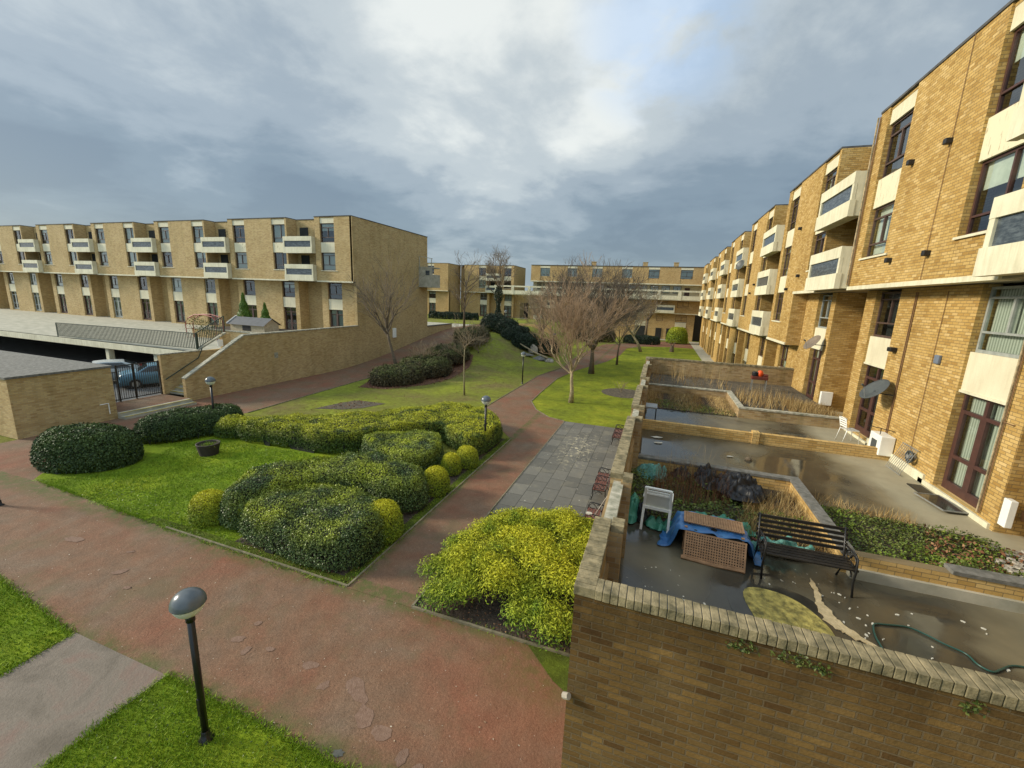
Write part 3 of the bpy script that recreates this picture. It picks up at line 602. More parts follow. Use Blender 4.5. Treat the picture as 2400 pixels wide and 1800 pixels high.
# steps with yellow nosings
stp = thing('entrance_steps', 'two concrete steps with yellow edges up to the black gate', 'steps', (-25.9, 15, 0))
obj('tread', MB().box(-26.25, -25.95, 13.3, 16.9, 0, .30), 'concrete_grey', stp); obj('tread', MB().box(-25.95, -25.6, 13.3, 16.9, 0, .15), 'concrete_grey', stp)
obj('yellow_nosing', MB().box(-26.02, -25.94, 13.3, 16.9, .302, .315), 'yellow_paint', stp); obj('yellow_nosing', MB().box(-25.68, -25.595, 13.3, 16.9, .152, .165), 'yellow_paint', stp)
# ================================================================ BUILDINGS
class Fr:    # facade frame: s along the wall, n outwards, z up
    def __init__(f, O, S, Nn): f.O = Vector(O); f.S = Vector(S); f.N = Vector(Nn)
    def p(f, s, n, z): q = f.O+f.S*s+f.N*n; return (q.x, q.y, z)
    def box(f, m, s0, s1, n0, n1, z0, z1):
        a = f.p(s0, n0, z0); b = f.p(s1, n1, z1)
        return m.box(min(a[0], b[0]), max(a[0], b[0]), min(a[1], b[1]), max(a[1], b[1]), z0, z1)
    def rz(f):   # local +x = S', local -y = outwards
        X = Vector((-f.N.y, f.N.x, 0)); return math.atan2(X.y, X.x), (1 if X.dot(f.S) > 0 else -1)
WM = {}
def winmesh(w, h, kind, fm, ct):
    k = (round(w, 2), round(h, 2), kind, fm, ct)
    if k in WM: return WM[k]
    m = MB(); t = .06; d = .07
    def r(x0, x1, z0, z1, dd=0): m.box(x0, x1, -dd, d, z0, z1)
    r(0, t, 0, h); r(w-t, w, 0, h); r(t, w-t, 0, t*1.2); r(t, w-t, h-t, h)
    g = MB()
    if kind == 'a':      # transom row, two casements, low row
        r(t, w-t, h*.76, h*.76+.055, .012); r(t, w-t, h*.25, h*.25+.055, .012); r(w/2-.035, w/2+.035, h*.25+.055, h*.76, .008)
    elif kind == 'b':    # wide light and narrow light over a low row
        r(t, w-t, h*.25, h*.25+.05, .012); r(w*.60, w*.60+.05, h*.25+.05, h-t, .008)
    elif kind == 'c':    # top strip, two lights, low strip
        r(t, w-t, h*.82, h*.82+.05, .012); r(t, w-t, h*.30, h*.30+.05, .012); r(w/2-.03, w/2+.03, h*.30+.05, h*.82, .008)
    elif kind == 'd':    # french doors with transom lights
        r(t, w-t, h-.50, h-.42, .012); r(w/2-.10, w/2+.10, t, h-.50, .008); r(w/2-.05, w/2+.05, h-.42, h-t, .008)
        r(t, w/2-.10, h*.33, h*.33+.09, .006); r(w/2+.10, w-t, h*.33, h*.33+.09, .006); r(t, w/2-.10, t, t+.16, .006); r(w/2+.10, w-t, t, t+.16, .006)
        r(t, t+.08, t, h-.5, .004); r(w-t-.08, w-t, t, h-.5, .004)
    elif kind == 'e': r(t, w-t, h*.28, h*.28+.05, .012)
    fr = m.mesh('window', fm); pane = MB().quad((t, .035, t), (w-t, .035, t), (w-t, .035, h-t), (t, .035, h-t)).mesh('pane', 'glass')
    c = MB()
    if ct in ('net_curtain', 'curtain_white'): c.box(.02, w-.02, .16, .19, .01, h-.02)
    elif ct == 'blind': c.box(.02, w-.02, .10, .12, h*.62, h-.02); c.box(.0, w, .34, .36, 0, h)
    else: c.box(0, w, .34, .36, 0, h)
    mt = {'blind': 'curtain_white'}.get(ct, ct)
    cm = c.mesh('curtain', mt)
    if ct == 'blind': cm.materials.append(MT['room_dark']); [setattr(p, 'material_index', 1) for p in cm.polygons if p.center.y > .3]
    WM[k] = (fr, pane, cm); return WM[k]
def win(par, fr, s0, s1, z0, z1, n, kind, fm='frame_brown', ct='net_curtain', name='window'):
    a, sg = fr.rz(); w_ = s1-s0; ms = winmesh(w_, z1-z0, kind, fm, ct); P = fr.p(s0 if sg > 0 else s1, n, z0); b = BASE[par.as_pointer()]
    o = bpy.data.objects.new(name, ms[0]); C.collection.objects.link(o); o.parent = par; o.location = (P[0]-b[0], P[1]-b[1], P[2]-b[2]); o.rotation_euler = (0, 0, a)
    for nm, me in (('pane', ms[1]), ('curtain' if ct != 'room_dark' else 'dark_room', ms[2])):
        c = bpy.data.objects.new(nm, me); C.collection.objects.link(c); c.parent = o
    return o
def balcony(par, fr, s0, s1, n0, n1, zt, mat='concrete', glass='wired_glass'):
    """zt: top of the upper rail; 1.5 m tall box with a glazed slot"""
    m = MB(); z = lambda v: zt+v; t = .12
    fr.box(m, s0, s1, n1-t, n1, z(-.40), z(0)); fr.box(m, s0-.02, s1+.02, n1-t-.02, n1+.03, z(-1.50), z(-.95))
    fr.box(m, s0, s0+.16, n1-t+.01, n1-.01, z(-.95), z(-.40)); fr.box(m, s1-.16, s1, n1-t+.01, n1-.01, z(-.95), z(-.40))
    fr.box(m, s0, s0+t, n0, n1-t, z(-1.48), z(0)-.01); fr.box(m, s1-t, s1, n0, n1-t, z(-1.48), z(0)-.01)
    fr.box(m, s0+t, s1-t, n0, n1-t-.03, z(-1.48), z(-1.30))
    b = obj('balcony', m, mat, par); g = MB(); fr.box(g, s0+.16, s1-.16, n1-.09, n1-.06, z(-.95), z(-.40)); obj('wired_glass', g, glass, b); return b
WO = {(4, 0, 'B', 'd'): ('d', 'frame_maroon', 'net_curtain'), (4, 0, 'B', 'w'): ('c', 'frame_grey', 'net_curtain'), (4, 1, 'A', 'd'): ('d', 'frame_maroon', 'room_dark'), (4, 1, 'A', 'w'): ('c', 'frame_brown', 'room_dark'), (4, 1, 'B', 'd'): ('d', 'frame_maroon', 'net_curtain'), (4, 1, 'B', 'w'): ('c', 'frame_grey', 'room_dark'),
      (4, 0, 'b', 0): ('b', 'frame_maroon', 'blind'), (4, 0, 'b', 1): ('b', 'frame_maroon', 'blind'), (4, 1, 'a', 0): ('a', 'frame_brown', 'room_dark'), (4, 1, 'a', 1): ('a', 'frame_brown', 'curtain_white')}
CT = ['net_curtain', 'room_dark', 'curtain_white', 'blind', 'net_curtain', 'room_dark']
def facade(par, fr, units, top, band, floor, wall, P=10.9, nU=0.0, nL=-.65, s_start=None, s_end=None, ground=None, rec=1.2, detail=True, seed=0, far=False, panel='panel_cream', fms=('frame_brown',)):
    """units: list of C (start of the recess). band: underside z of the overhanging upper floors. storeys every 2.55 m up from z=8.77 pattern"""
    rd = random.Random(seed); up = MB(); lo = MB(); ba = MB(); pm = MB(); sills = MB(); soff = MB(); trim = MB(); D_ = .34
    zl = band+.12
    # storeys of the upper part counted from the roof down
    zs = []
    zt = top
    tops = top-.55
    storeys = [(tops-1.67, tops)]; z = tops-1.67
    while z-.90-1.61-.6 > band-.1: storeys.append((z-.90-1.61, z-.90)); z = z-.90-1.61
    for ui, Cc in enumerate(units):
        pA0, pA1 = Cc-.60, Cc; wA0, wA1 = Cc-2.22, Cc-.60; pB0, pB1 = Cc+3.34, Cc+3.54; wB0, wB1 = Cc+3.54, Cc+5.20; b0, b1 = Cc+5.20, Cc+P-2.22
        if s_end is not None and b1 > s_end: b1 = s_end
        lastu = ui == len(units)-1
        fr.box(up, pA0, pA1, nU-D_, nU, zl, top); fr.box(up, pB0, pB1, nU-rec+.02, nU, zl, top)
        if b1 > b0: fr.box(up, b0, b1, nU-D_, nU, zl, top)
        if ui == 0: fr.box(up, (s_start if s_start is not None else wA0-3.48), wA0, nU-D_, nU, zl, top)
        fr.box(up, pA0+.02, pA1-.01, nU-rec+.02, nU-D_, zl, top-.02)
        for (w0, w1, kd) in ((wA0, wA1, 'a'), (wB0, wB1, 'b')):
            fr.box(up, w0, w1, nU-D_, nU-.16, zl, zl+.01)
            zlow = storeys[-1][0]; fr.box(up, w0, w1, nU-D_, nU-.004, zl, zlow-.06)
            fr.box(sills, w0-.25 if kd == 'a' else w0, w1+.05, nU-.20, nU+.05, zlow-.058, zlow)
            fr.box(up, w0, w1, nU-D_, nU-.05, top-.10, top-.01)
            for si, (z0, z1) in enumerate(storeys):
                mm = MB(); zt2 = storeys[si-1][0] if si else top-.10
                if zt2-z1 > .05: fr.box(mm, w0, w1, nU-.12, nU-.06, z1, zt2); obj('spandrel_panel', mm, 'panel_peeling' if (seed == 4 or rd.random() < .45) and panel == 'panel_cream' and si else panel, par)
                win(par, fr, w0+.01, w1-.01, z0, z1, nU-.14, *WO.get((seed, ui, kd, si), (kd if rd.random() < .8 else 'c', rd.choice(fms), rd.choice(CT))))
        for a_, b_2, dd in ((wA0 if ui else (s_start if s_start is not None else wA0-3.48), Cc, .5), (pB0, max(b1, pB1), .5)): fr.box(trim, a_, b_2+.0, nU-rec+.05, nU+.03, top, top+.07)
        # recess: back wall, opening, balconies
        q0, q1 = Cc, pB0
        fr.box(up, q0, q1, nU-rec-.2, nU-rec, zl, top-.02)
        for si, (z0, z1) in enumerate(storeys):
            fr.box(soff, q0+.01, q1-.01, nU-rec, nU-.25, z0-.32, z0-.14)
            win(par, fr, q0+.35, q0+1.15, z0-.05, z1-.10, nU-rec+.02, 'e', 'frame_maroon', 'room_dark')
            mm = MB(); fr.box(mm, q0+1.9, q0+2.9, nU-rec+.005, nU-rec+.05, z0-.1, z1-.15); obj('balcony_door', mm, 'room_dark', par)
            balcony(par, fr, q0+.02, q1+.10, nU-rec*.0-.02, nU+.42, z0+.50)
        # band and soffit
        e0 = Cc-2.22-3.48 if (ui or s_start is None) else s_start; e1 = b1 if lastu else Cc+P-2.22-3.48
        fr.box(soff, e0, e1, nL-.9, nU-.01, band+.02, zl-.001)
        fr.box(ba, e0, Cc, nU-.3, nU+.05, band, zl+.005); fr.box(ba, pB0+.10, e1, nU-.3, nU+.05, band, zl+.005)
        # lower floors: pattern shifts only a little
        r0, r1 = Cc+.12, Cc+2.95
        zb = floor; win_z1 = band-.12; win_z0 = win_z1-1.45; dr_z1 = win_z0-.98; dr_z0 = floor+.13
        fr.box(lo, pA0, r0, nL-D_, nL, ground if ground is not None else floor, band+.01); fr.box(lo, r1, wB0-.08, nL-D_, nL, ground if ground is not None else floor, band+.01)
        fr.box(lo, r1, r1+.25, nL-1.2, nL-D_, floor-.3, band+.01); fr.box(lo, r0-.25, r0, nL-1.2, nL-D_, floor-.3, band+.01)
        fr.box(lo, wB1-.10, b1, nL-D_, nL, ground if ground is not None else floor, band+.01)
        if ui == 0: fr.box(lo, (s_start if s_start is not None else wA0-3.48), wA0-.05, nL-D_, nL, ground if ground is not None else floor, band+.01)
        fr.box(lo, r0, r1, nL-1.4, nL-1.2, floor-.3, band+.01)
        for (w0, w1, kd) in ((wA0-.05, wA1, 'A'), (wB0-.08, wB1-.10, 'B')):
            fm = rd.choice(['frame_maroon', 'frame_brown', 'frame_grey', 'frame_maroon'])
            win(par, fr, w0+.01, w1-.01, win_z0, win_z1+.06, nL-.15, *WO.get((seed, ui, kd, 'w'), ('c', rd.choice(['frame_brown', 'frame_grey', fm]), rd.choice(CT))))
            mm = MB(); fr.box(mm, w0, w1, nL-.14, nL-.07, dr_z1+.06, win_z0); obj('spandrel_panel', mm, 'panel_cream', par)
            fr.box(sills, w0, w1, nL-.24, nL-.04, dr_z1+.0, dr_z1+.06)
            win(par, fr, w0+.01, w1-.01, dr_z0, dr_z1, nL-.17, *WO.get((seed, ui, kd, 'd'), ('d', fm, rd.choice(['net_curtain', 'net_curtain', 'room_dark']))), 'door')
            fr.box(lo, w0, w1, nL-D_, nL-.02, floor-.3, dr_z0)
        win(par, fr, r0+.25, r0+1.0, win_z0-.3, win_z1, nL-1.18, 'e', 'frame_brown', 'room_dark')
        mm = MB(); fr.box(mm, r0+.25, r0+1.0, nL-1.2, nL-1.15, dr_z1-.2, win_z0-.3); obj('spandrel_panel', mm, 'panel_cream', par)
        win(par, fr, r0+.25, r0+1.0, dr_z0+.6, dr_z1-.2, nL-1.18, 'e', 'frame_brown', 'room_dark')
    obj('upper_wall', up, wall, par); obj('lower_wall', lo, wall, par); each('floor_band', ba, 'concrete', par); each('sill', sills, 'concrete', par); obj('soffit', soff, 'soffit', par); each('roof_edge', trim, 'roof_felt', par)
# --- right block
rb = thing('apartment_block', 'long four storey yellow brick block of flats with cream balconies on the right', 'apartment block', (9, 40, 0))
Fa = Fr((6.35, 0, 0), (0, 1, 0), (-1, 0, 0))
facade(rb, Fa, [7.96, 18.86], 13.5, 7.72, 2.6, 'brick_sunny', s_start=-4, s_end=25.7, seed=4, ground=2.3)
facade(rb, Fa, [29.76, 40.66, 51.56, 62.46, 73.36], 13.5, 5.10, 0, 'brick_sunny', s_start=25.7, s_end=88, seed=9)
m = MB(); Fa.box(m, 25.694, 25.95, -.64, -.003, 5.11, 7.84); obj('return_wall', m, 'brick_sunny', rb)
m = MB().box(7.50, 20, -6, 88, 13.5, 13.56); obj('roof', m, 'roof_felt', rb)
m = MB(); m.box(8.3, 20, -6, 88, 0, 13.45); obj('inner_wall', m, 'brick_sunny', rb)
m = MB(); Fa.box(m, 11.0, 13.6, -.66, -.60, 2.3, 2.72); Fa.box(m, 16.6, 19.0, -.66, -.60, 2.3, 2.68); Fa.box(m, 13.4, 16.7, -.66, -.60, 2.3, 2.85); obj('render_plinth', m, 'concrete', rb)
# wires, pipes, vents, floodlights on the facade
def pipe(pts, r=.008, mat='rust_cable', name='cable'): return obj(name, MB().tube(pts, r, 5), mat, rb)
pipe([(6.33, 14.25, 7.86), (6.33, 14.26, 13.5)]); pipe([(6.98, 14.25, 2.95), (6.98, 14.26, 7.6)])
pipe([(6.98, 15.62, 3.0), (6.98, 15.66, 7.6)], .014); pipe([(6.98, 15.70, 3.0), (6.98, 15.74, 7.6)], .012)
pipe([(6.97, 11.40, 2.8), (6.97, 11.40, 7.6)], .02, 'bark_tan', 'drainpipe'); pipe([(6.97, 11.33, 2.8), (6.97, 11.33, 7.6)], .012)
pipe([(6.97, 11.38, 4.85), (6.97, 11.1, 4.85), (7.3, 11.0, 4.85)], .012)
pipe([(6.27, 18.84, 7.9), (6.27, 18.84, 13.4)], .03, 'bark_tan', 'drainpipe'); pipe([(6.31, 18.78, 7.9), (6.31, 18.78, 13.4)], .02)
pipe([(7.2, 25.6, 2.8), (7.2, 25.6, 7.6)], .03, 'metal_grey', 'drainpipe')
for y, z in ((14.15, 8.52), (16.1, 8.52), (14.3, 11.2), (16.0, 11.2), (25.2, 8.6), (27.0, 8.0), (26.2, 11.0), (36.0, 8.6), (37.2, 8.0)):
    obj('vent_cowl', MB().box(6.20, 6.36, y-.07, y+.07, z-.07, z+.07), 'box_black', rb, bevel=.02)
for y, z in ((17.9, 11.6), ): pass
obj('floodlight', MB().box(6.82, 7.0, 16.12, 16.36, 5.80, 5.93), 'box_black', rb, bevel=.02)
obj('alarm_box', MB().box(6.92, 7.0, 13.9, 14.1, 5.72, 5.95), 'alarm_blue', rb, bevel=.02)
obj('gas_box', MB().box(7.05, 7.5, 21.64, 21.8, 2.85, 3.45), 'plastic_white', rb, bevel=.02)
m = MB(); Fa.box(m, 10.9, 11.03, -1.85, -.66, 2.3, 7.7); obj('return_wall', m, 'brick_sunny', rb)
m = MB().box(7.02, 7.14, 10.70, 10.895, 2.80, 3.38); obj('white_flue_panel', m, 'plastic_white', rb, bevel=.01)
obj('low_vent', MB().box(7.35, 7.85, 10.80, 10.90, 2.95, 3.15), 'wood_lattice', rb)
# --- left block
lb = thing('apartment_block', 'brown brick block of flats with blank end wall standing above the ramp on the left', 'apartment block', (-45, 39, 2.6))
Fl = Fr((0, 32.5, 0), (-1, 0, 0), (0, -1, 0))
facade(lb, Fl, [30.9, 41.8, 52.7, 63.6, 74.5, 85.4], 13.5, 7.72, 2.6, 'brick_left', s_start=26.76, s_end=94, seed=21, ground=2.4)
obj('end_wall', MB().box(-26.96, -26.70, 32.84, 45.5, -.5, 13.49).box(-26.95, -26.70, 32.5, 32.84, 7.84, 13.49), 'brick_left', lb)
obj('end_wall', MB().box(-26.98, -26.72, 33.15, 33.4, -.5, 7.8), 'brick_left', lb)
obj('rear_wall', MB().box(-94, -26.9, 45.2, 45.49, 0, 13.45), 'brick_left', lb)
obj('core', MB().box(-94, -26.97, 34.6, 45.2, 2.6, 13.40), 'brick_left', lb)
obj('roof', MB().box(-94.1, -26.66, 33.65, 45.54, 13.5, 13.56), 'roof_felt', lb)
obj('meter_box', MB().box(-26.7, -26.55, 38.3, 38.8, 2.3, 3.3), 'plastic_white', lb, bevel=.01)
bx = MB().box(-26.7, -25.0, 43.6, 43.72, 7.9, 9.9); bx.box(-25.12, -25.0, 43.72, 45.5, 7.9, 9.2); bx.box(-26.7, -25.0, 43.6, 45.5, 7.75, 7.9); bx.box(-26.75, -25.0, 43.55, 45.5, 9.9, 10.02)
bx.bar((-26.6, 43.6, 10.0), (-26.6, 43.6, 11.2), .06); bx.bar((-26.6, 43.6, 11.2), (-24.9, 43.6, 10.9), .06); bx.bar((-25.05, 43.6, 10.0), (-25.05, 43.6, 10.9), .06)
bx_ = obj('walkway_stub', bx, 'concrete_grey', lb); obj('wired_glass', MB().box(-25.8, -25.3, 43.57, 43.6, 9.1, 9.6), 'wired_glass', bx_)
# --- middle blocks (far left)
def midblock(x0, x1, y, label, seed, units, depth=10):
    b = thing('apartment_block', label, 'apartment block', ((x0+x1)/2, y+depth/2, 2.6))
    f = Fr((0, y, 0), (-1, 0, 0), (0, -1, 0))
    facade(b, f, units, 13.5, 7.72, 2.6, 'brick_far', s_start=-x1, s_end=-x0, seed=seed, ground=2.0)
    obj('end_wall', MB().box(x1-.25, x1, y+.34, y+depth, 1.5, 13.48), 'brick_far', b); obj('core', MB().box(x0, x1-.26, y+2.1, y+depth, 2, 13.4), 'brick_far', b)
    obj('roof', MB().box(x0-.1, x1+.03, y+1.2, y+depth, 13.5, 13.56), 'roof_felt', b); return b
midblock(-68, -43.4, 82.5, 'distant brick block partly hidden behind the blank end wall', 31, [49.0, 59.9], 6)
midblock(-43.2, -29.9, 86.2, 'distant brick block beside the tunnel entrance with ivy tree before it', 35, [32.7], 8)
# --- far block with access walkway
fb = thing('apartment_block', 'long low brick block with white access walkway closing the far end', 'apartment block', (-10, 92, 0))
f = Fr((0, 87, 0), (1, 0, 0), (0, -1, 0)); m = MB(); wx = [(-24.4, -22.35), (-18.7, -16.7), (-13.7, -11.7), (-7.93, -5.96), (-2.95, -.95), (2.81, 4.96)]
e = -26.4
for a, b in wx:
    m.box(e, a, 87, 87.3, 10.6, 13.7); m.box(a, b, 87.05, 87.3, 10.6, 11.55); e = b
    obj('window_head', MB().box(a, b, 87.0, 87.2, 13.2, 13.6), 'panel_cream', fb)
    win(fb, f, a, b, 11.55, 13.2, -.2, 'a', 'frame_brown' if a > -4 else 'frame_grey', random.Random(int(a)).choice(['net_curtain', 'curtain_white']))
m.box(e, 8.3, 87, 87.3, 10.6, 13.7); obj('upper_wall', m, 'brick_far', fb)
m = MB().box(-26.4, 8.3, 86.9, 99, 13.7, 13.8); obj('roof', m, 'roof_felt', fb)
for x in (-14.6, -4.3, 1.5): obj('chimney', MB().box(x, x+.9, 91, 91.8, 13.8, 14.8).box(x-.06, x+.96, 90.94, 91.86, 14.8, 14.9), 'brick_far', fb)
obj('access_gallery_wall', MB().box(-26.4, 8.3, 89.0, 89.3, 7.7, 10.6), 'panel_cream', fb)
rd = random.Random(3); x = -25.5
while x < 5.5:
    if rd.random() < .72: win(fb, f, x, x+1.5, 8.9, 10.3, -1.93, 'a', 'frame_brown', 'room_dark')
    else:
        obj('flat_door', MB().box(x, x+.9, 88.93, 89.0, 7.9, 10.0), rd.choice(['frame_maroon', 'box_black', 'frame_grey']), fb)
    x += 2.1
obj('ceiling_band', MB().box(-26.5, 8.3, 86.9, 89, 10.42, 10.6), 'concrete', fb)
m = MB(); m.box(-34, 8.0, 85.5, 85.66, 7.7, 8.45); m.box(-34, 8.0, 85.5, 85.66, 9.12, 9.42); m.box(-34, 8.0, 85.6, 87, 7.55, 7.72); x = -33.5
while x < 7.5: m.box(x-.28, x+.28, 85.44, 85.70, 7.6, 9.40); x += 3.65
obj('walkway_parapet', m, 'concrete', fb)
m = MB().box(-26.4, 8.3, 87.0, 87.3, 5.2, 7.56); obj('middle_wall', m, 'brick_far', fb)
m = MB().box(-26.45, 8.3, 86.9, 88.0, 5.05, 5.2); obj('floor_band', m, 'concrete', fb)
for x in (-24, -17.4, -10.8, -.79):
    win(fb, f, x, x+1.8, 6.2, 7.5, .03, 'a', 'frame_brown', 'room_dark'); balcony(fb, f, x-.2, x+3.2, 0, .7, 6.68); win(fb, f, x+3.6, x+5.6, 6.25, 7.5, .03, 'a', 'frame_brown', 'net_curtain')
m = MB().box(-26.4, 6.2, 87.6, 87.9, 0, 5.05); obj('lower_wall', m, 'brick_far', fb)
for x in (-25.6, -18.5, -11.5, -4.6, 2.8):
    win(fb, f, x, x+2.0, 3.5, 4.8, -.57, 'a', 'frame_brown', 'net_curtain'); obj('spandrel_panel', MB().box(x, x+2, 87.52, 87.6, 2.55, 3.5), 'panel_cream', fb); obj('garage_door', MB().box(x, x+2, 87.5, 87.6, .1, 2.5), 'room_dark', fb)
for x in (-.62, 1.35): obj('dark_door', MB().box(x, x+1.1, 87.5, 87.6, .05, 2.25), 'box_black', fb)
win(fb, f, -.67, .5, 3.6, 4.8, -.57, 'e', 'frame_brown', 'curtain_white')
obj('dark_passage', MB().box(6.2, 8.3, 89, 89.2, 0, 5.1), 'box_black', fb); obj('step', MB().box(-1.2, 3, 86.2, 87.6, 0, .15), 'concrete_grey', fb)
# tunnel block between
tb = thing('tunnel_wall', 'brick wall with dark tunnel opening beneath the white walkway', 'wall', (-28, 89, 2.6))
m = MB(); m.box(-30, -28.9, 88, 88.3, 2, 7.6); m.box(-27.0, -26.0, 88, 88.3, 2, 7.6); m.box(-28.9, -27.0, 88, 88.3, 5.9, 7.6); obj('brickwork', m, 'brick_far', tb)
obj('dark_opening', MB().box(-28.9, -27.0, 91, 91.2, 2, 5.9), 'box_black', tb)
# ================================================================ GARDEN WALLS
def wallthing(label, parts, name='brick_wall', cat='wall', loc=None, mat='brick_garden'):
    mm, caps = parts; t = thing(name, label, cat, loc); obj('brickwork', mm, mat, t)
    for nm, cm, ma in caps: obj(nm, cm, ma, t, bevel=.006 if nm == 'coping_bricks' else 0)
    return t
def coping(m, a, b, w, z, h=.10, br=.075, horizontal='x', rd=random.Random(1), j=.006, over=.0):
    """row of bricks on edge from a to b (along axis), across w=(lo,hi)"""
    n = int(round((b-a)/br)); st_ = (b-a)/n
    for i in range(n):
        dz = rd.uniform(-.002, .003); do = rd.uniform(-.003, .003); p, q = a+i*st_+j/2, a+(i+1)*st_-j/2
        if horizontal == 'x': m.box(p, q, w[0]+do-over, w[1]+do+over, z-h, z+dz)
        else: m.box(w[0]+do-over, w[1]+do+over, p, q, z-h, z+dz)
# near front wall
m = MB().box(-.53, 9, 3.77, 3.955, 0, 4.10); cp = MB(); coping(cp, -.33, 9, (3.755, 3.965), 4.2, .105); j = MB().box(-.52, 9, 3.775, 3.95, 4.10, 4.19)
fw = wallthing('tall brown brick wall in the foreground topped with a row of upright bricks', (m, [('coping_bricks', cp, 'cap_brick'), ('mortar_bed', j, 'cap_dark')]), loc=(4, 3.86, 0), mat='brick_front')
obj('reveal_stone', MB().tube([(-.50, 3.73, 2.9), (-.56, 3.76, 2.86)], .035, 8), 'stone_pale', fw)
# ferns under the coping
rg = np.random.default_rng(2); fx = rg.choice([.95, 1.05, 1.3, 1.45, 1.6, 2.6, 3.1], 260)+rg.normal(0, .04, 260); fp = np.stack([fx, np.full(260, 3.76), 4.02+rg.normal(0, .035, 260)], 1)
lf = leaves('wall_fern', fp, np.tile([0, -1., .2], (260, 1)), .035, 'leaf_ivy', tip=np.zeros(260)); struct(lf, 'stuff'); lf['label'] = 'tiny ferns rooted below the coping of the foreground wall'
# side wall along the paving, in high and low stretches
m = MB(); cp = MB(); stn = MB(); jm = MB()
hi = [(3.76, 5.25, 4.2), (7.05, 11.0, 4.10), (12.7, 16.0, 4.0), (18.4, 22.6, 3.9)]; low = [(5.25, 7.05, 3.98), (11.0, 12.7, 3.90), (16.0, 18.4, 3.82), (22.6, 25.2, 3.74)]
for a, b, z in hi:
    m.box(-.53, -.345, max(a, 3.956), b, 0, z-.10); coping(cp, a, b, (-.54, -.325), z, .105, horizontal='y'); jm.box(-.52, -.35, a+.01, b-.01, z-.1, z-.012)
    m.box(-.345, -.30, max(a, 3.96), b, 2.3, z-.55)
for a, b, z in low:
    m.box(-.53, -.345, a, b, 0, z-.16); stn.box(-.47, -.30, a, b, z-.16, z-.02)
for a, z in ((5.2, 4.2), (7.05, 4.1), (11.0, 4.1), (12.7, 4.0), (16.0, 4.0), (18.4, 3.9), (22.6, 3.9), (25.4, 3.88)):
    m.box(-.343, -.17, a-.11, a+.11, 2.5, z-.10); coping(cp, a-.11, a+.11, (-.32, -.16), z+.003, .105, horizontal='y')
m.box(-.53, -.345, 25.2, 26.0, 0, 3.78); coping(cp, 25.2, 26.0, (-.54, -.325), 3.88, .1, horizontal='y')
wallthing('long stepped brick garden wall running beside the flagstone paving', (m, [('coping_bricks', cp, 'cap_brick'), ('mortar_bed', jm, 'cap_dark'), ('stone_coping', stn, 'cap_stone')]), loc=(-.44, 15, 0))
m = MB().box(-.33, 7.0, 25.82, 26.0, 0, 3.78); cp = MB(); coping(cp, -.33, 6.99, (25.8, 26.02), 3.88, .1)
wallthing('mossy brick wall closing the far end of the terraces', (m, [('coping_bricks', cp, 'cap_brick')]), loc=(3.3, 25.9, 0))
# low terrace walls
m = MB().box(-.3, 3.25, 15.12, 15.30, 2.6, 2.93).box(3.25, 3.45, 15.06, 15.34, 2.6, 2.99).box(3.45, 7.0, 15.12, 15.30, 2.6, 2.95)
wallthing('low yellow brick wall dividing the two terraces', (m, []), 'low_wall', 'wall', (3, 15.2, 2.6), 'brick_yellow')
m = MB().box(-.3, 3.36, 11.16, 11.34, 2.6, 2.93).box(3.36, 3.54, 8.0, 11.34, 2.6, 2.93); c = MB().box(-.3, 3.34, 11.14, 11.36, 2.93, 2.99).box(3.34, 3.56, 8.0, 11.36, 2.93, 2.99)
wallthing('low brick planter wall with dark coping around the black sheeting', (m, [('coping', c, 'cap_dark')]), 'low_wall', 'wall', (3.2, 10, 2.6), 'brick_yellow')
m = MB().box(3.54, 9, 7.90, 8.08, 2.78, 3.0); m2 = MB().box(3.45, 9, 7.84, 8.02, 2.6, 2.78); c = MB().box(4.75, 9, 7.88, 8.12, 3.0, 3.06)
wallthing('low yellow brick wall with grey footing right of the black bench', (m, [('footing', m2, 'concrete_grey'), ('coping', c, 'cap_dark')]), 'low_wall', 'wall', (6, 8, 2.6), 'brick_yellow')
m = MB().box(-.3, 3.36, 21.8, 21.98, 2.6, 2.98).box(3.36, 3.54, 18.5, 21.98, 2.6, 2.98).box(3.54, 7.0, 18.5, 18.68, 2.6, 2.98); c = MB().box(-.3, 3.34, 21.78, 22.0, 2.98, 3.04).box(3.34, 3.56, 18.48, 22.0, 2.98, 3.04).box(3.56, 7.0, 18.48, 18.7, 2.98, 3.04)
wallthing('low brick planter wall round the far dry grass bed', (m, [('coping', c, 'cap_stone')]), 'low_wall', 'wall', (3.2, 20, 2.6), 'brick_garden')
# left ramp wall
pf = [(17.1, 1.37), (21.2, 3.72), (32.84, 3.78)]; m = MB(); c = MB()
i = len(m.v)
for x in (-26.95, -26.70):
    m.v += [(x, 17.1, -.3), (x, 32.84, -.3)]+[(x, y, z) for y, z in reversed(pf)]
m.f += [(i, i+1, i+2, i+3, i+4), (i+9, i+8, i+7, i+6, i+5)]+[(i+k, i+5+k, i+5+(k+1) % 5, i+(k+1) % 5) for k in range(5)]
for (y0, z0), (y1, z1) in zip(pf[:-1], pf[1:]): c.bar((-26.825, y0, z0+.04), (-26.825, y1, z1+.04), .33, .09)
wallthing('long brown brick retaining wall rising beside the ramp', (m, [('coping', c, 'cap_stone')]), loc=(-26.8, 25, 0), mat='brick_left')
wallthing('short brick wall at the top of the ramp beyond the blank end wall', (MB().box(-26.95, -26.72, 45.51, 52, 0, 3.1), [('coping', MB().box(-27, -26.66, 45.51, 52.05, 3.1, 3.2), 'cap_dark')]), loc=(-26.8, 48, 2), mat='brick_left')
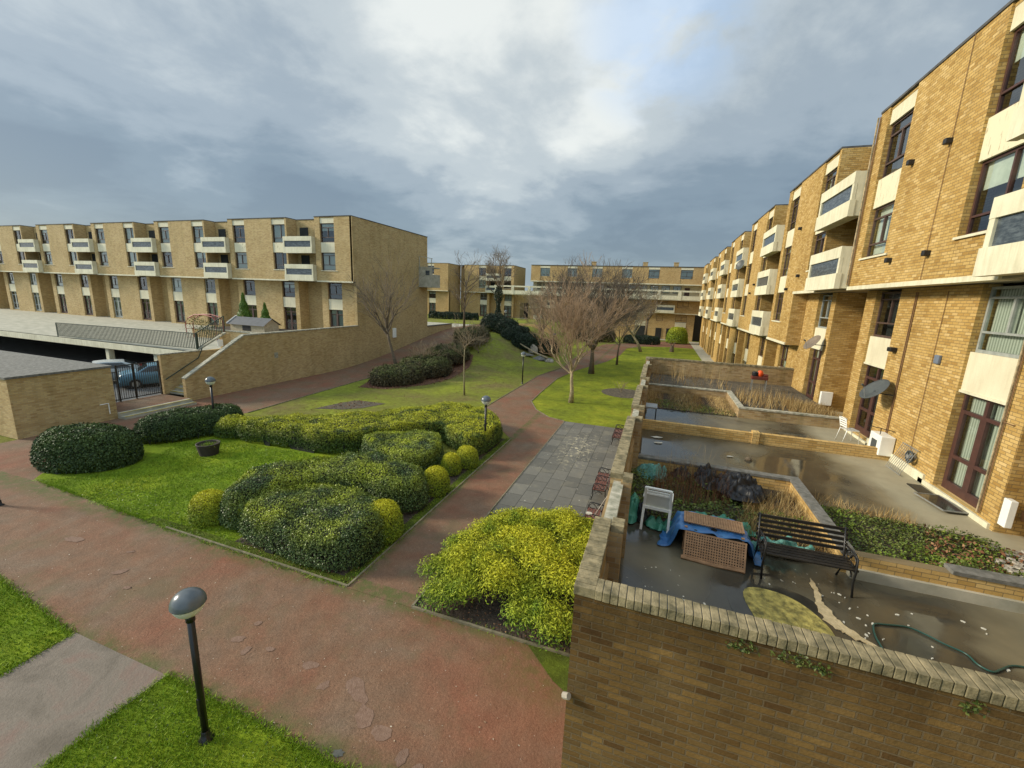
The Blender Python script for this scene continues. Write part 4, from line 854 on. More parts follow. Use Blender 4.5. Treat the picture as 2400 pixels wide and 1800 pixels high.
wallthing('brick side wall of the stairs behind the black gate', (MB().box(-28.75, -28.5, 17.0, 21.6, .28, 2.72).poly([(0, 0)]*0 or [(-28.75, 21.0), (-28.5, 21.0), (-28.5, 21.6), (-28.75, 21.6)], 2.72, 3.75), [('coping', MB().box(-28.79, -28.46, 16.98, 19.2, 2.72, 2.79).bar((-28.62, 19.2, 2.74), (-28.62, 21.3, 3.8), .3, .08), 'cap_stone'), ('handrail', MB().tube([(-28.42, 17.1, 1.2), (-28.42, 19.2, 2.3), (-28.42, 19.5, 2.9)], .03, 6), 'green_iron')]), loc=(-28.6, 19, .3), mat='brick_left')
wallthing('single storey brick wall left of the entrance steps', (MB().box(-60, -26.2, 9.6, 13.3, 0, 2.7), [('coping', MB().box(-60, -26.15, 9.55, 13.35, 2.7, 2.8), 'cap_dark'), ('handrail', MB().tube([(-26.12, 12.6, .9), (-26.12, 12.95, .9), (-26.12, 12.95, .35)], .025, 6), 'plastic_white')]), loc=(-40, 11, 0), mat='brick_left')
wallthing('brick planter wall below the garden shed', (MB().box(-38, -27.6, 25.4, 25.6, 2.6, 3.32), [('coping', MB().box(-38, -27.5, 25.35, 25.65, 3.32, 3.40), 'cap_stone')]), loc=(-32, 23.7, 2.6), mat='brick_left')
sr = thing('staircase', 'concrete stairs climbing between brick walls beside the ramp wall', 'stairs', (-27.6, 19, .3))
m = MB(); ny = MB()
for i in range(14): m.box(-28.5, -26.96, 17.3+i*.30, 21.6, .28+i*.166, .28+(i+1)*.166); ny.box(-28.5, -26.96, 17.29+i*.30, 17.35+i*.30, .446+i*.166-.02, .45+i*.166)
obj('treads', m, 'concrete_grey', sr); obj('yellow_nosing', ny, 'yellow_paint', sr)
# ================================================================ LEFT SIDE DETAILS
def railing(label, pts, h=1.1, mat='green_iron', step=.13, drop=0):
    t = thing('railing', label, 'railing', pts[0]); m = MB(); b = MB()
    for a, c in zip(pts[:-1], pts[1:]):
        a, c = Vector(a), Vector(c); up = Vector((0, 0, h)); m.bar(a+up, c+up, .05, .04); m.bar(a+Vector((0, 0, .1)), c+Vector((0, 0, .1)), .04, .03)
        n = int((c-a).length/step)
        for i in range(n+1): p = a.lerp(c, i/n); b.bar(p+Vector((0, 0, .1)), p+up, .03)
        for p in (a, c): m.bar(p, p+up, .05)
    obj('rails', m, mat, t); obj('bars', b, mat, t); return t
railing('dark railing rising along the top of the stairs', [(-28.6, 19.3, 2.8), (-28.6, 21.3, 3.85)])
railing('pale level railing along the edge of the parking roof', [(-44, 19.35, 2.62), (-28.6, 19.35, 2.78)], 1.1, 'green_iron', .15)
struct(obj('parking_beam', MB().box(-60, -28.76, 19.2, 19.5, 2.2, 2.62), 'concrete'), 'structure')
for x in (-33.2, -38.5): tag(obj('column', MB().box(x, x+.35, 19.4, 19.75, .28, 2.2), 'concrete'), 'pale concrete column under the parking roof, %s' % ('nearer the gate' if x > -35 else 'farther from the gate'), 'column')
g = thing('entrance_gate', 'black barred metal gate at the top of the entrance steps', 'gate', (-28.6, 15.9, .3))
m = MB(); b = MB()
for y in (14.75, 15.55, 16.9): m.bar((-28.6, y, .3), (-28.6, y, 2.4), .07)
for z in (.42, 2.35): m.bar((-28.6, 14.75, z), (-28.6, 16.9, z), .05)
y = 14.85
while y < 16.85: b.bar((-28.6, y, .42), (-28.6, y, 2.35), .02); y += .11
obj('frame', m, 'black_iron', g); obj('bars', b, 'black_iron', g)
g = thing('fence_panel', 'black barred fence left of the entrance gate', 'fence', (-28.6, 14.1, .3)); m = MB()
for z in (.42, 2.0): m.bar((-28.6, 13.3, z), (-28.6, 14.7, z), .05)
y = 13.35
while y < 14.7: m.bar((-28.6, y, .3), (-28.6, y, 2.05), .02); y += .11
obj('bars', m, 'black_iron', g)
def car(label, loc, rz, mat, L_=3.9, W=1.68, Hh=1.48):
    t = thing('parked_car', label, 'car', loc, rz); prof = [(-.5, .18), (-.5, .50), (-.485, .62), (-.40, .68), (-.27, .72), (-.12, .97), (.02, 1.0), (.25, .98), (.42, .80), (.49, .62), (.5, .40), (.5, .18)]
    def sh(w0, w1, pr, nm, ma, zs=1):
        m = MB(); n = len(pr); ys = [-1, -.96, -.85, .85, .96, 1]; sc = [.0, .0, 0, 0, 0, 0]
        for k, yy in enumerate(ys):
            ins = (0.985 if abs(yy) == 1 else 1.0)
            for x, z in pr:
                taper = 1-.20*max(0, (z-.66)/.34) ; m.v.append((x*L_*ins, yy*W/2*w0*taper, z*Hh*(ins if abs(yy) == 1 else 1)))
        for k in range(len(ys)-1):
            for i in range(n): a = k*n+i; b = k*n+(i+1) % n; m.f.append((a, b, b+n, a+n))
        m.f.append(tuple(range(n-1, -1, -1))); m.f.append(tuple((len(ys)-1)*n+i for i in range(n))); return local(nm, m, ma, t, True)
    bd = sh(1, 1, prof, 'body', mat)
    gm = MB()
    for s in (-1, 1):
        y = lambda z: s*W/2*(1-.20*max(0, (z-.66)/.34))*1.006
        gm.f.append(tuple(len(gm.v)+i for i in range(5))); gm.v += [(x*L_, y(z), z*Hh) for x, z in ((-.24, .71), (-.12, .93), (.02, .955), (.24, .94), (.36, .72))]
    local('side_windows', gm, 'car_glass', t)
    local('windscreen', MB().quad((-.272*L_, -W*.40, .735*Hh), (-.272*L_, W*.40, .735*Hh), (-.135*L_, W*.35, .965*Hh), (-.135*L_, -W*.35, .965*Hh)), 'car_glass', t)
    local('rear_window', MB().quad((.425*L_, -W*.40, .80*Hh), (.425*L_, W*.40, .80*Hh), (.275*L_, W*.35, .965*Hh), (.275*L_, -W*.35, .965*Hh)), 'car_glass', t)
    for x in (-.31, .31):
        for s in (-1, 1):
            wm = MB().tube([(x*L_, s*(W/2-.19), .31), (x*L_, s*(W/2+.01), .31)], .31, 18); wh = local('wheel', wm, 'tyre', t)
            local('rim', MB().tube([(x*L_, s*(W/2-.10), .31), (x*L_, s*(W/2+.02), .31)], .19, 12), 'metal_grey', wh)
    for s in (-1, 1):
        local('headlight', MB().box(-.502*L_, -.46*L_, s*W*.36-.13, s*W*.36+.13, .50*Hh, .60*Hh), 'plastic_white', t); local('tail_light', MB().box(.47*L_, .503*L_, s*W*.40-.09, s*W*.40+.09, .50*Hh, .72*Hh), 'red_paint', t)
    local('bumper', MB().box(-.512*L_, -.49*L_, -W*.45, W*.45, .2, .45), mat, t); return t
car('light blue hatchback parked behind the black gate', (-31.6, 18.6, .28), R(62), 'car_blue')
car('silver car parked under the deck beyond the blue hatchback', (-35.0, 17.4, .28), R(62), 'car_silver')
sh_ = thing('garden_shed', 'small wooden shed with dark pitched roof on the raised deck', 'shed', (-33, 25.2, 3.4))
m = MB(); x0, x1, y0, y1, zb, ze, zr = -34.2, -30.4, 26.0, 27.4, 3.2, 4.0, 4.45; m.box(x0, x1, y0, y1, zb, ze)
for x in (x0, x1): m.v += [(x, y0, ze), (x, y1, ze), (x, (y0+y1)/2, zr)]; m.f.append((len(m.v)-3, len(m.v)-2, len(m.v)-1))
obj('walls', m, 'wood_shed', sh_); m = MB(); my = (y0+y1)/2
m.quad((x0-.15, y0-.2, ze-.1), (x1+.15, y0-.2, ze-.1), (x1+.15, my, zr+.05), (x0-.15, my, zr+.05)); m.quad((x0-.15, my, zr+.05), (x1+.15, my, zr+.05), (x1+.15, y1+.2, ze-.1), (x0-.15, y1+.2, ze-.1)); obj('roof', m, 'slate', sh_)
obj('window', MB().box(-32.8, -31.9, 25.97, 26.0, 3.45, 3.85), 'box_black', sh_); obj('bargeboard', MB().bar((x0-.16, y0-.2, ze-.05), (x0-.16, my, zr+.08), .04, .1).bar((x0-.16, y1+.2, ze-.05), (x0-.16, my, zr+.08), .04, .1), 'plastic_white', sh_)
struct(obj('raised_bed', MB().box(-38, -27.5, 25.6, 30, 2.6, 3.32), 'soil'))
def conifer(label, x, y, z, h, r, seed):
    rg = np.random.default_rng(seed); n = 5200; t_ = rg.uniform(0, 1, n)**.7; z_ = h*(1-t_)+.05; rr = r*np.minimum(1, t_*1.25+.04)*rg.uniform(.78, 1.05, n)*(1+.12*np.sin(t_*23)); a = rg.uniform(0, 2*np.pi, n)
    rr *= 1-.4*(z_ < .25)
    P_ = np.stack([x+rr*np.cos(a), y+rr*np.sin(a), z+z_], 1); Nn = np.stack([np.cos(a), np.sin(a), np.full(n, .5)], 1)
    t = thing('conifer', label, 'conifer', (x, y, z)); leaves('foliage', P_, Nn, .13, 'leaf_conifer', t, tilt=.5, seed=seed); obj('trunk', MB().tube([(x, y, z), (x, y, z+h*.8)], [.06, .02], 6), 'bark_brown', t); return t
conifer('taller bright green conifer behind the shed', -35.6, 28.5, 3.3, 3.15, .62, 4); conifer('shorter bright green conifer at the right end of the shed', -33.2, 28.6, 3.3, 2.35, .5, 8)
pg = thing('garden_arch', 'red framed garden arch beside the stair railing', 'arch', (-34.5, 22.5, 2.6)); m = MB()
for x, y in ((-37.2, 24.4), (-37.2, 25.0)):
    m.tube([(x, y, 2.6), (x, y, 3.9), (x+.4, y, 4.3), (x+1.2, y, 4.62), (x+2.2, y, 4.66), (x+3.2, y, 4.5), (x+3.5, y, 4.2), (x+3.5, y, 2.6)], .035, 6)
for k in range(8): m.bar((-36.9+k*.44, 24.4, 4.3+.3*math.sin(k*.42)), (-36.9+k*.44, 25.0, 4.3+.3*math.sin(k*.42)), .03)
for z in (3.0, 3.4, 3.8): m.bar((-37.2, 24.4, z), (-37.2, 25.0, z), .03)
obj('frame', m, 'red_paint', pg)
leaves('climber', np.random.default_rng(3).normal(0, 1, (900, 3))*np.array([1.0, .2, .45])+np.array([-35.6, 24.7, 3.7]), np.tile([0, 0, 1.], (900, 1)), .10, 'leaf_ivy', pg, tilt=1.5, tip=np.zeros(900))
tag(obj('air_unit', MB().box(-29.6, -28.8, 32.3, 32.8, 2.62, 3.5), 'plastic_white', bevel=.03), 'white air unit standing at the foot of the left block', 'air unit')
tag(obj('notice_box', MB().box(-28.49, -28.40, 20.6, 20.95, 2.9, 3.35), 'plastic_white', bevel=.01), 'small white notice box at the head of the stairs', 'notice box')
tag(obj('wall_sign', MB().box(-26.70, -26.67, 23.5, 23.8, 1.9, 2.3), 'cap_stone'), 'small pale plate on the ramp retaining wall', 'sign')
# ================================================================ LAMPS
lp = thing('street_lamp', 'nearest lamp post with grey domed top standing on the lower lawn', 'street lamp', (-6.06, 3.56, 0), 0, 'domed garden lamp posts')
local('post', MB().tube([(0, 0, 0), (0, 0, 2.30)], .048, 12).tube([(0, 0, 2.16), (0, 0, 2.27)], .062, 12), 'black_post', lp, True)
local('base_plate', MB().lathe([(.11, 0), (.11, .02), (.065, .05), (.06, .16), (.048, .18)], n=16), 'black_post', lp, True); local('access_door', MB().box(-.03, .03, -.056, -.04, .5, .8), 'black_post', lp)
gb = [(.058, 2.26)]+[(.205*math.sin(a), 2.455-.205*math.cos(a)) for a in np.linspace(.32, math.pi/2, 10)]
local('globe', MB().lathe(gb, n=28), 'lamp_globe', lp, True); local('lamp_dome', MB().lathe([(.225*math.cos(a), 2.455+.215*math.sin(a)) for a in np.linspace(0, math.pi/2, 12)]+[], n=32).lathe([(.225, 2.455), (.215, 2.44), (.195, 2.45)], n=32), 'lamp_dome', lp, True)
local('lamp_bulb', MB().tube([(0, 0, 2.33), (0, 0, 2.46)], .05, 10), 'lamp_inner', lp, True)
for x, y, z, lab in ((-6.95, 16.9, 0, 'lamp post rising out of the big clipped hedge by the path'), (-10.25, 32.71, 0, 'lamp post on the middle lawn left of the curving path'), (-20.3, 14.15, 0, 'lamp post behind the loaf shaped hedge before the ramp wall'),
                     (-18.90, 6.24, 0, 'lamp post at the far left edge beside the red crossing'), (-12.83, 54.0, 0, 'distant lamp post seen through the bare branches'), (-21.0, 57.6, 2.5, 'farthest lamp post near the tunnel entrance')):
    dup(lp, (x, y, z), random.Random(int(x*7)).uniform(0, 6), lab)
# planter tub
pt = thing('wooden_tub', 'dark half barrel planter standing on the bright lawn', 'planter', (-17.4, 11.75, 0))
obj('tub', MB().lathe([(.33, 0), (.37, .18), (.43, .47), (.44, .50), (.39, .50), (.38, .40)], (-17.4, 11.75, 0.01), 24), 'barrel', pt, True); obj('soil', MB().lathe([(.39, .42), (.001, .44)], (-17.4, 11.75, 0), 20), 'soil', pt)
blades('grass_tuft', np.random.default_rng(1).normal(0, .18, (250, 3))*np.array([1, 1, 0])+np.array([-17.4, 11.75, .44]), .07, .02, 'blade_green', parent=pt)['kind'] = 'stuff'
# ================================================================ HEDGES
G1 = 'clipped hedges and ball bushes round the bright lawn'
hedge('hedge', 'large dark rounded hedge at the left corner of the bright lawn', 'hedge', circ(-20.55, 9.35, 1.85, 1.25, 14, .35), 1.4, 'leaf_dark', dens=900, size=.085, rim=1.0, seed=11, bump=.06, under=.0, tip_light=.35)
hedge('hedge', 'dark loaf shaped hedge in front of the entrance steps', 'hedge', [(-21.9, 11.3), (-20.4, 11.3), (-19.4, 13.2), (-19.0, 14.8), (-20.1, 15.5), (-21.2, 14.8), (-21.8, 13.0)], 1.12, 'leaf_dark', dens=900, size=.075, rim=.65, seed=12, under=.1, tip_light=.25)
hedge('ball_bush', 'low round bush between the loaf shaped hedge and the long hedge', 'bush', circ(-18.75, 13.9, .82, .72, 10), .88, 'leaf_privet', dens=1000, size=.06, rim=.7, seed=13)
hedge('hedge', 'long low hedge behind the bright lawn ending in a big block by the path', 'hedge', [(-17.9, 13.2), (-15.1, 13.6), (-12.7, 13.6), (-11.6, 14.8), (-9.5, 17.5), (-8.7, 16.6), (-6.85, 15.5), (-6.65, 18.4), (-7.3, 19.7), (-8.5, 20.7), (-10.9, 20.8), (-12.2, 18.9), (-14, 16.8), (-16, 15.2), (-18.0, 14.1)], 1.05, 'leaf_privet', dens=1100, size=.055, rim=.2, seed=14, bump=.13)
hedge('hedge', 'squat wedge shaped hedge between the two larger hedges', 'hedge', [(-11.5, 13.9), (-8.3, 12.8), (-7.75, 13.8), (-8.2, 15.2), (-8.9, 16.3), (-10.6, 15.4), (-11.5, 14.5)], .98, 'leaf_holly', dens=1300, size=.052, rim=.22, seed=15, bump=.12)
hedge('hedge', 'curved hedge forming the back rim of the big front clump', 'hedge', [(-12.0, 8.5), (-11.6, 7.85), (-10.8, 7.8), (-10.3, 8.9), (-9.9, 10.0), (-8.6, 10.45), (-7.6, 10.3), (-6.7, 10.8), (-6.7, 11.6), (-7.7, 12.3), (-9.4, 12.4), (-11.2, 11.3), (-12.1, 9.8)], 1.25, 'leaf_holly', dens=1500, size=.05, rim=.5, seed=16, bump=.12, tip_light=.8)
hedge('hedge', 'big dark front hedge at the corner of the two paths', 'hedge', [(-10.7, 7.85), (-9.9, 7.5), (-6.62, 7.3), (-6.55, 8.8), (-6.9, 9.7), (-8.0, 10.2), (-9.9, 9.9), (-10.9, 9.1)], 1.02, 'leaf_holly', dens=1700, size=.048, rim=.30, seed=17, bump=.16, tip_light=.75, shag=.04)
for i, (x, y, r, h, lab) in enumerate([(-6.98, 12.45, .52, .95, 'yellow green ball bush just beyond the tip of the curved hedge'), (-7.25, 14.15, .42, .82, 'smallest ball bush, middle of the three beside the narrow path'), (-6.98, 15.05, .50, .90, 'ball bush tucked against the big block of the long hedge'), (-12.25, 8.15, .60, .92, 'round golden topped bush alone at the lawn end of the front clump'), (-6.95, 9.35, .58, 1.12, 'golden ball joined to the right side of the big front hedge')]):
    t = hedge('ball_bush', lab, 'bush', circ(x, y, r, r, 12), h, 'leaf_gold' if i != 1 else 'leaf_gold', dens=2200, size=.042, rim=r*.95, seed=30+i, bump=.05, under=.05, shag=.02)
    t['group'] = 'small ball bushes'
# golden juniper mass
rg = np.random.default_rng(9); jt = thing('golden_juniper', 'sprawling golden yellow conifer shrub in the bed beside the terrace wall', 'shrub', (-2.6, 9.6, 0)); J = [(-4.75, 7.8), (-4.0, 7.3), (-2.4, 7.45), (-1.6, 7.25), (-.7, 7.3), (-.6, 9.5), (-.7, 11.3), (-2.0, 11.6), (-3.6, 11.4), (-4.6, 9.8)]; J = ccw(roundpoly(J, 2))
Px = []; Nx_ = []
for k in range(110):
    while True:
        cx, cy = rg.uniform(-4.8, -.6), rg.uniform(7.2, 11.7)
        if inpoly(np.array([cx]), np.array([cy]), J)[0]: break
    dd = edged(np.array([cx]), np.array([cy]), J)[0]; r = rg.uniform(.28, .50); cz = min(.30+dd*.6, .62)+rg.uniform(-.14, .16); n = int(3000*r)
    v = rg.normal(0, 1, (n, 3)); v /= np.linalg.norm(v, axis=1, keepdims=True); v[:, 2] = np.where(v[:, 2] < -.3, -v[:, 2], v[:, 2]); Px.append(np.array([cx, cy, cz])+v*np.array([r, r, r*.72])*rg.uniform(.35, 1.22, (n, 1))); Nx_.append(v+np.array([0, 0, .5]))
P_ = np.concatenate(Px); Nn = np.concatenate(Nx_); P_[:, 2] = np.maximum(P_[:, 2], .08)
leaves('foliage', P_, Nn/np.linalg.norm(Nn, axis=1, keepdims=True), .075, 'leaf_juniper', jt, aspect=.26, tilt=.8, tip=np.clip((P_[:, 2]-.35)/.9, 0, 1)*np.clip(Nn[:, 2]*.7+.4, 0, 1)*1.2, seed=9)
m = MB()
for k in range(26):
    a = rg.uniform(0, 6.28); r = rg.uniform(.4, 1.5); m.tube([(-2.6+.2*math.cos(a), 9.7+.2*math.sin(a), .0), (-2.6+r*math.cos(a)*.6, 9.7+r*math.sin(a)*.6, .4), (-2.6+r*math.cos(a), 9.7+r*math.sin(a), .75)], [.035, .02, .01], 5)
obj('stems', m, 'bark_brown', jt)
# low scrub beside the ramp
for i, (pl, h, mt, lab) in enumerate([([(-20.4, 25.9), (-18.6, 26.0), (-17.3, 28.2), (-17.8, 30.0), (-20.2, 30.3), (-21.3, 28.4)], 1.15, 'leaf_brownish', 'brown wispy shrub clump nearest the leaning tree'),
        ([(-20.6, 30.2), (-17.6, 29.8), (-16.6, 31.8), (-17.4, 34), (-20.6, 34.2), (-21.4, 32)], 1.25, 'leaf_brownish', 'olive shrub clump beside the ramp kerb'),
        ([(-20.8, 34.4), (-17.6, 34), (-17.2, 37), (-18.4, 39.8), (-20.6, 40), (-21.5, 37)], 1.2, 'leaf_brownish', 'farther shrub clump beside the ramp kerb'),
        ([(-21.2, 40.5), (-18.6, 40), (-18.3, 44), (-19.6, 48.5), (-21.4, 48)], 1.5, 'leaf_brownish', 'twiggy shrub clump on the rising bank')]):
    hedge('shrub', lab, 'shrub', pl, h, mt, z0=H, dens=380, size=.12, rim=.8, seed=40+i, bump=.2, shag=.12, group='low shrubs beside the ramp')
for i, (x, y, r, h, lab) in enumerate([(-20.6, 52.2, 1.6, 2.0, 'leftmost dark evergreen mound on the bank'), (-18.6, 51.6, 1.5, 1.8, 'second dark evergreen mound on the bank'), (-17.0, 50.2, 1.5, 1.6, 'third dark evergreen mound on the bank'), (-15.2, 49.0, 1.5, 1.7, 'fourth dark evergreen mound behind the grey rocks'), (-13.4, 50.6, 1.7, 1.6, 'rightmost dark evergreen mound behind the grey rocks')]):
    hedge('evergreen_shrub', lab, 'shrub', circ(x, y, r*1.15, r, 12), h, 'leaf_evergreen', z0=H, dens=260, size=.16, rim=r*.9, seed=50+i, bump=.18, shag=.12, group='dark evergreen mounds on the bank')
hedge('hedge', 'long dark hedge on the podium before the distant middle block', 'hedge', [(-40, 68), (-31, 70), (-31, 71.4), (-40, 69.4)], 1.3, 'leaf_evergreen', z0=2.62, dens=160, size=.2, rim=.5, seed=60)
hedge('hedge', 'sloping dark ground hedge above the evergreen mounds', 'hedge', [(-24, 57), (-18, 54.5), (-16.5, 57), (-21, 64), (-24.5, 64)], .9, 'leaf_evergreen', z0=1.9, dens=130, size=.2, rim=.6, seed=61)
hedge('hedge', 'low green hedge in front of the far block', 'hedge', [(-5.6, 74.2), (.4, 75.0), (.4, 76.6), (-5.6, 76.2)], 1.4, 'leaf_evergreen', z0=0, dens=160, size=.2, rim=.6, seed=62)
hedge('bush', 'solitary round yellow green bush before the far block', 'bush', circ(3.2, 81.0, 1.9, 1.5, 12), 2.9, 'leaf_gold', z0=0, dens=200, size=.17, rim=1.5, seed=63, bump=.04, under=.03, tip_light=.5)
hedge('hedge', 'tall dark shrub row in the shade behind the far path', 'hedge', [(-14, 72), (-7, 74), (-7, 76.5), (-14, 75)], 2.0, 'leaf_brownish', z0=0, dens=120, size=.22, rim=.7, seed=64)
# ================================================================ TREES
GT = 'bare trees in the garden'
tree('bare_tree', 'pale reddish spreading bare tree on the right lawn nearest the camera', (-5.24, 28.19, 0), [(0, 0, 0), (.02, 0, .8), (-.06, 0, 1.6), (-.08, 0, 2.25)], .145, 2.15, 'bark_tan', 'twig_red', 14, 5, .46, .34, 8, .76, 3, .011, GT, start=.86)
tree('bare_tree', 'large dark bare tree standing behind the reddish one', (-5.8, 40.83, 0), [(0, 0, 0), (0, 0, 1.3), (-.05, 0, 2.6)], .24, 2.9, 'bark_brown', 'twig_brown', 7, 6, .45, .25, 8, .74, 3, .010, GT, start=.8)
tree('bare_tree', 'leaning bare tree beside the ramp wall', (-21.5, 31.6, H(-21.5, 31.6)), [(0, 0, 0), (-.45, 0, 1.3), (-.9, 0, 2.8), (-1.15, 0, 4.0)], .15, 2.1, 'bark_brown', 'twig_dark', 11, 4, .40, .32, 8, .78, 3, .012, GT, start=.72)
tree('young_tree', 'slender young bare tree on the middle lawn', (-12.67, 26.68, 0), [(0, 0, 0), (-.03, 0, 1.2), (-.05, 0, 2.6), (-.02, 0, 3.5)], .055, .95, 'bark_pale', 'twig_tan', 5, 5, .55, .10, 7, .68, 2, .006, None, start=.6)
tree('bare_tree', 'tall thin bare tree on the ramp bank beyond the shrubs', (-25.6, 53.5, H(-25.6, 53.5)), [(0, 0, 0), (0, 0, 2.2), (.1, 0, 4), (.2, 0, 6.4)], .13, 2.1, 'bark_brown', 'twig_dark', 17, 4, .5, .2, 12, .68, 2, .014, GT, start=.35)
iv = tree('ivy_clad_tree', 'bare topped tree with its trunk wrapped in dark ivy', (-26.3, 68, 2.6), [(0, 0, 0), (.1, 0, 3), (.1, 0, 6.0)], .2, 2.7, 'bark_brown', 'twig_dark', 19, 5, .5, .3, 7, .7, 3, .014, GT, start=.5)
rg = np.random.default_rng(8); n = 3000; z_ = rg.uniform(0, 6.2, n); a = rg.uniform(0, 6.28, n); r = (.55+.25*np.sin(z_*1.7))*rg.uniform(.6, 1.1, n)
leaves('ivy', np.stack([-26.2+r*np.cos(a), 68+r*np.sin(a), 2.6+z_], 1), np.stack([np.cos(a), np.sin(a), a*0+.2], 1), .2, 'leaf_evergreen', iv, seed=8)
tree('bare_tree', 'small dark bare tree on the right lawn beyond the large dark tree', (-4.07, 48.26, 0), [(0, 0, 0), (0, 0, 1.4), (.1, 0, 2.7)], .11, 1.9, 'bark_brown', 'twig_dark', 23, 5, .5, .3, 6, .72, 2, .010, GT)
tree('bare_tree', 'sharply leaning bare tree at the far edge of the lawn', (-2.15, 63.2, 0), [(0, 0, 0), (-.5, 0, 1.2), (-1.5, 0, 2.6)], .2, 2.9, 'bark_pale', 'twig_tan', 29, 5, .5, .4, 7, .72, 2, .013, GT)
tree('bare_tree', 'upright bare tree against the far block left of the dark doors', (-2.2, 82.5, 0), [(0, 0, 0), (0, 0, 2.4), (.1, 0, 4.5)], .25, 2.6, 'bark_brown', 'twig_dark', 37, 5, .5, .3, 6, .7, 2, .018, GT)
tree('bare_tree', 'bushy bare tree left of the distant lamp post', (-15.5, 58, H(-15.5, 58)), [(0, 0, 0), (0, 0, .8), (0, 0, 1.4)], .16, 2.3, 'bark_brown', 'twig_tan', 41, 5, .6, .25, 8, .74, 3, .014, GT)
tree('bare_tree', 'bare tree behind the large dark tree near the walkway', (-9.6, 66, 0), [(0, 0, 0), (0, 0, 1.6), (.1, 0, 2.6)], .2, 2.2, 'bark_brown', 'twig_dark', 43, 5, .5, .3, 8, .74, 3, .016, GT)
tag(obj('tree_stump', MB().tube([(2.1, 66.3, 0), (2.1, 66.3, .9)], [.35, .25], 10).tube([(2.1, 66.3, .8), (2.5, 66.3, 1.5)], [.12, .05], 6).tube([(2.1, 66.3, .8), (1.7, 66.3, 1.4)], [.1, .05], 6), 'bark_brown'), 'cut back stump on the far right lawn', 'stump')
tree('rose_bush', 'spindly rose bush in the round lawn bed', (-2.3, 33.4, 0), [(0, 0, 0), (0, 0, .12)], .03, .5, 'bark_pale', 'twig_tan', 51, 3, .6, .3, 7, .7, 2, .008, None, 'bush')
for i, (x, y) in enumerate([(-19.3, 44), (-18.2, 36.5), (-19.8, 33), (-17.9, 41)]):
    tree('twiggy_shrub', ['bare twiggy shrub highest on the bank', 'bare twiggy shrub right of the kerb shrubs', 'bare twiggy shrub behind the leaning tree', 'bare twiggy shrub above the middle lawn'][i], (x, y, H(x, y)), [(0, 0, 0), (0, 0, .2)], .06, .95, 'bark_dead', 'twig_tan', 60+i, 4, .6, .25, 9, .72, 3, .010, None, 'shrub')
# dead stalks in the soil bed
rg = np.random.default_rng(4)
for nm, pl, dens, sz, lab in (('fallen_leaves', [(-20.6, 25.0), (-18.4, 25.4), (-16.4, 28.4), (-15.9, 31.5), (-16.4, 36), (-18, 40), (-20, 40), (-21.4, 36), (-21.6, 28)], 60, .09, 'reddish fallen leaves scattered under the ramp shrubs'), ('fallen_leaves', [(-19.0, 19.2), (-18.6, 21.0), (-18.1, 22.0), (-16.6, 22.0), (-17.0, 20.2)], 35, .10, 'dead leaves in the pointed bare bed')):
    x, y = rpts(pl, dens, rg); z = np.array([H(a, b) for a, b in zip(x, y)])+.04; o = leaves(nm, np.stack([x, y, z], 1), np.tile([0, 0, 1.], (len(x), 1)), sz, 'dead_leaf', seed=3); struct(o, 'stuff'); o['label'] = lab
rg = np.random.default_rng(44); pl = [(-21, 17.5), (-10.2, 21), (-10.2, 38), (-13, 44), (-16, 34)]; x, y = rpts(pl, 5, rg); z = np.array([H(a, b) for a, b in zip(x, y)])+.02
o = leaves('fallen_leaves', np.stack([x, y, z], 1), np.tile([0, 0, 1.], (len(x), 1)), .09, 'dead_leaf', seed=6, tilt=.3); struct(o, 'stuff'); o['label'] = 'thin scatter of dead leaves over the middle lawn'
# ================================================================ GRASS BLADES
def grass(name, polys, dens, h, wid, mat, label, z=.012, seed=1, hole=None):
    rg = np.random.default_rng(seed); Ps = []
    for pl in polys:
        x, y = rpts(pl, dens, rg); k = rg.uniform(0, 1, len(x)) < np.clip(.75+.5*wob(x, y, 3.1, seed), 0, 1); Ps.append(np.stack([x[k], y[k], np.full(k.sum(), z)], 1))
    o = blades(name, np.concatenate(Ps), h, wid, mat, .6, seed); struct(o, 'stuff'); o['label'] = label; return o
grass('grass', [[(-7.9, .6), (-3.0, .6), (-2.2, 3.84), (-3.8, 4.0), (-7.82, 4.12)]], 2600, .05, .014, 'blade_green', 'short grass blades on the lower lawn round the nearest lamp post', seed=2)
grass('grass', [[(-19, 1.2), (-10.5, 1.2), (-10.47, 4.08), (-14.1, 4.45), (-19, 4.6)]], 900, .055, .02, 'blade_green', 'grass blades on the lower left lawn', seed=3)
grass('grass', [[(-20.3, 7.66), (-13.0, 7.3), (-11.9, 7.33), (-12.2, 10), (-11.4, 11.6), (-9, 12.6), (-11.5, 13.4), (-15, 13.4), (-18.3, 13.2), (-20, 12), (-19, 10.8), (-18.2, 9.5), (-19.2, 8.4)]], 900, .05, .02, 'blade_green', 'grass blades on the bright lawn inside the hedges', seed=4)
grass('grass', [[(-13.5, 7.28), (-10.6, 7.3), (-10.6, 7.75), (-12.6, 7.9)], [(-10.6, 7.28), (-6.5, 7.27), (-6.5, 7.42), (-10.6, 7.7)], [(-6.8, 7.3), (-6.48, 7.3), (-6.48, 19), (-6.8, 19)]], 700, .05, .016, 'blade_green', 'grass and weeds along the kerb of the hedge bed', seed=5)
rg = np.random.default_rng(12); x, y = rpts([(-4.58, 7.26), (-.58, 7.26), (-.58, 8.4), (-4.5, 8.4)], 160, rg); o = leaves('bed_litter', np.stack([x, y, x*0+.035], 1), np.tile([0, 0, 1.], (len(x), 1)), .035, 'dead_leaf', seed=2); struct(o, 'stuff'); o['label'] = 'scraps of dead leaves on the soil before the golden shrub'
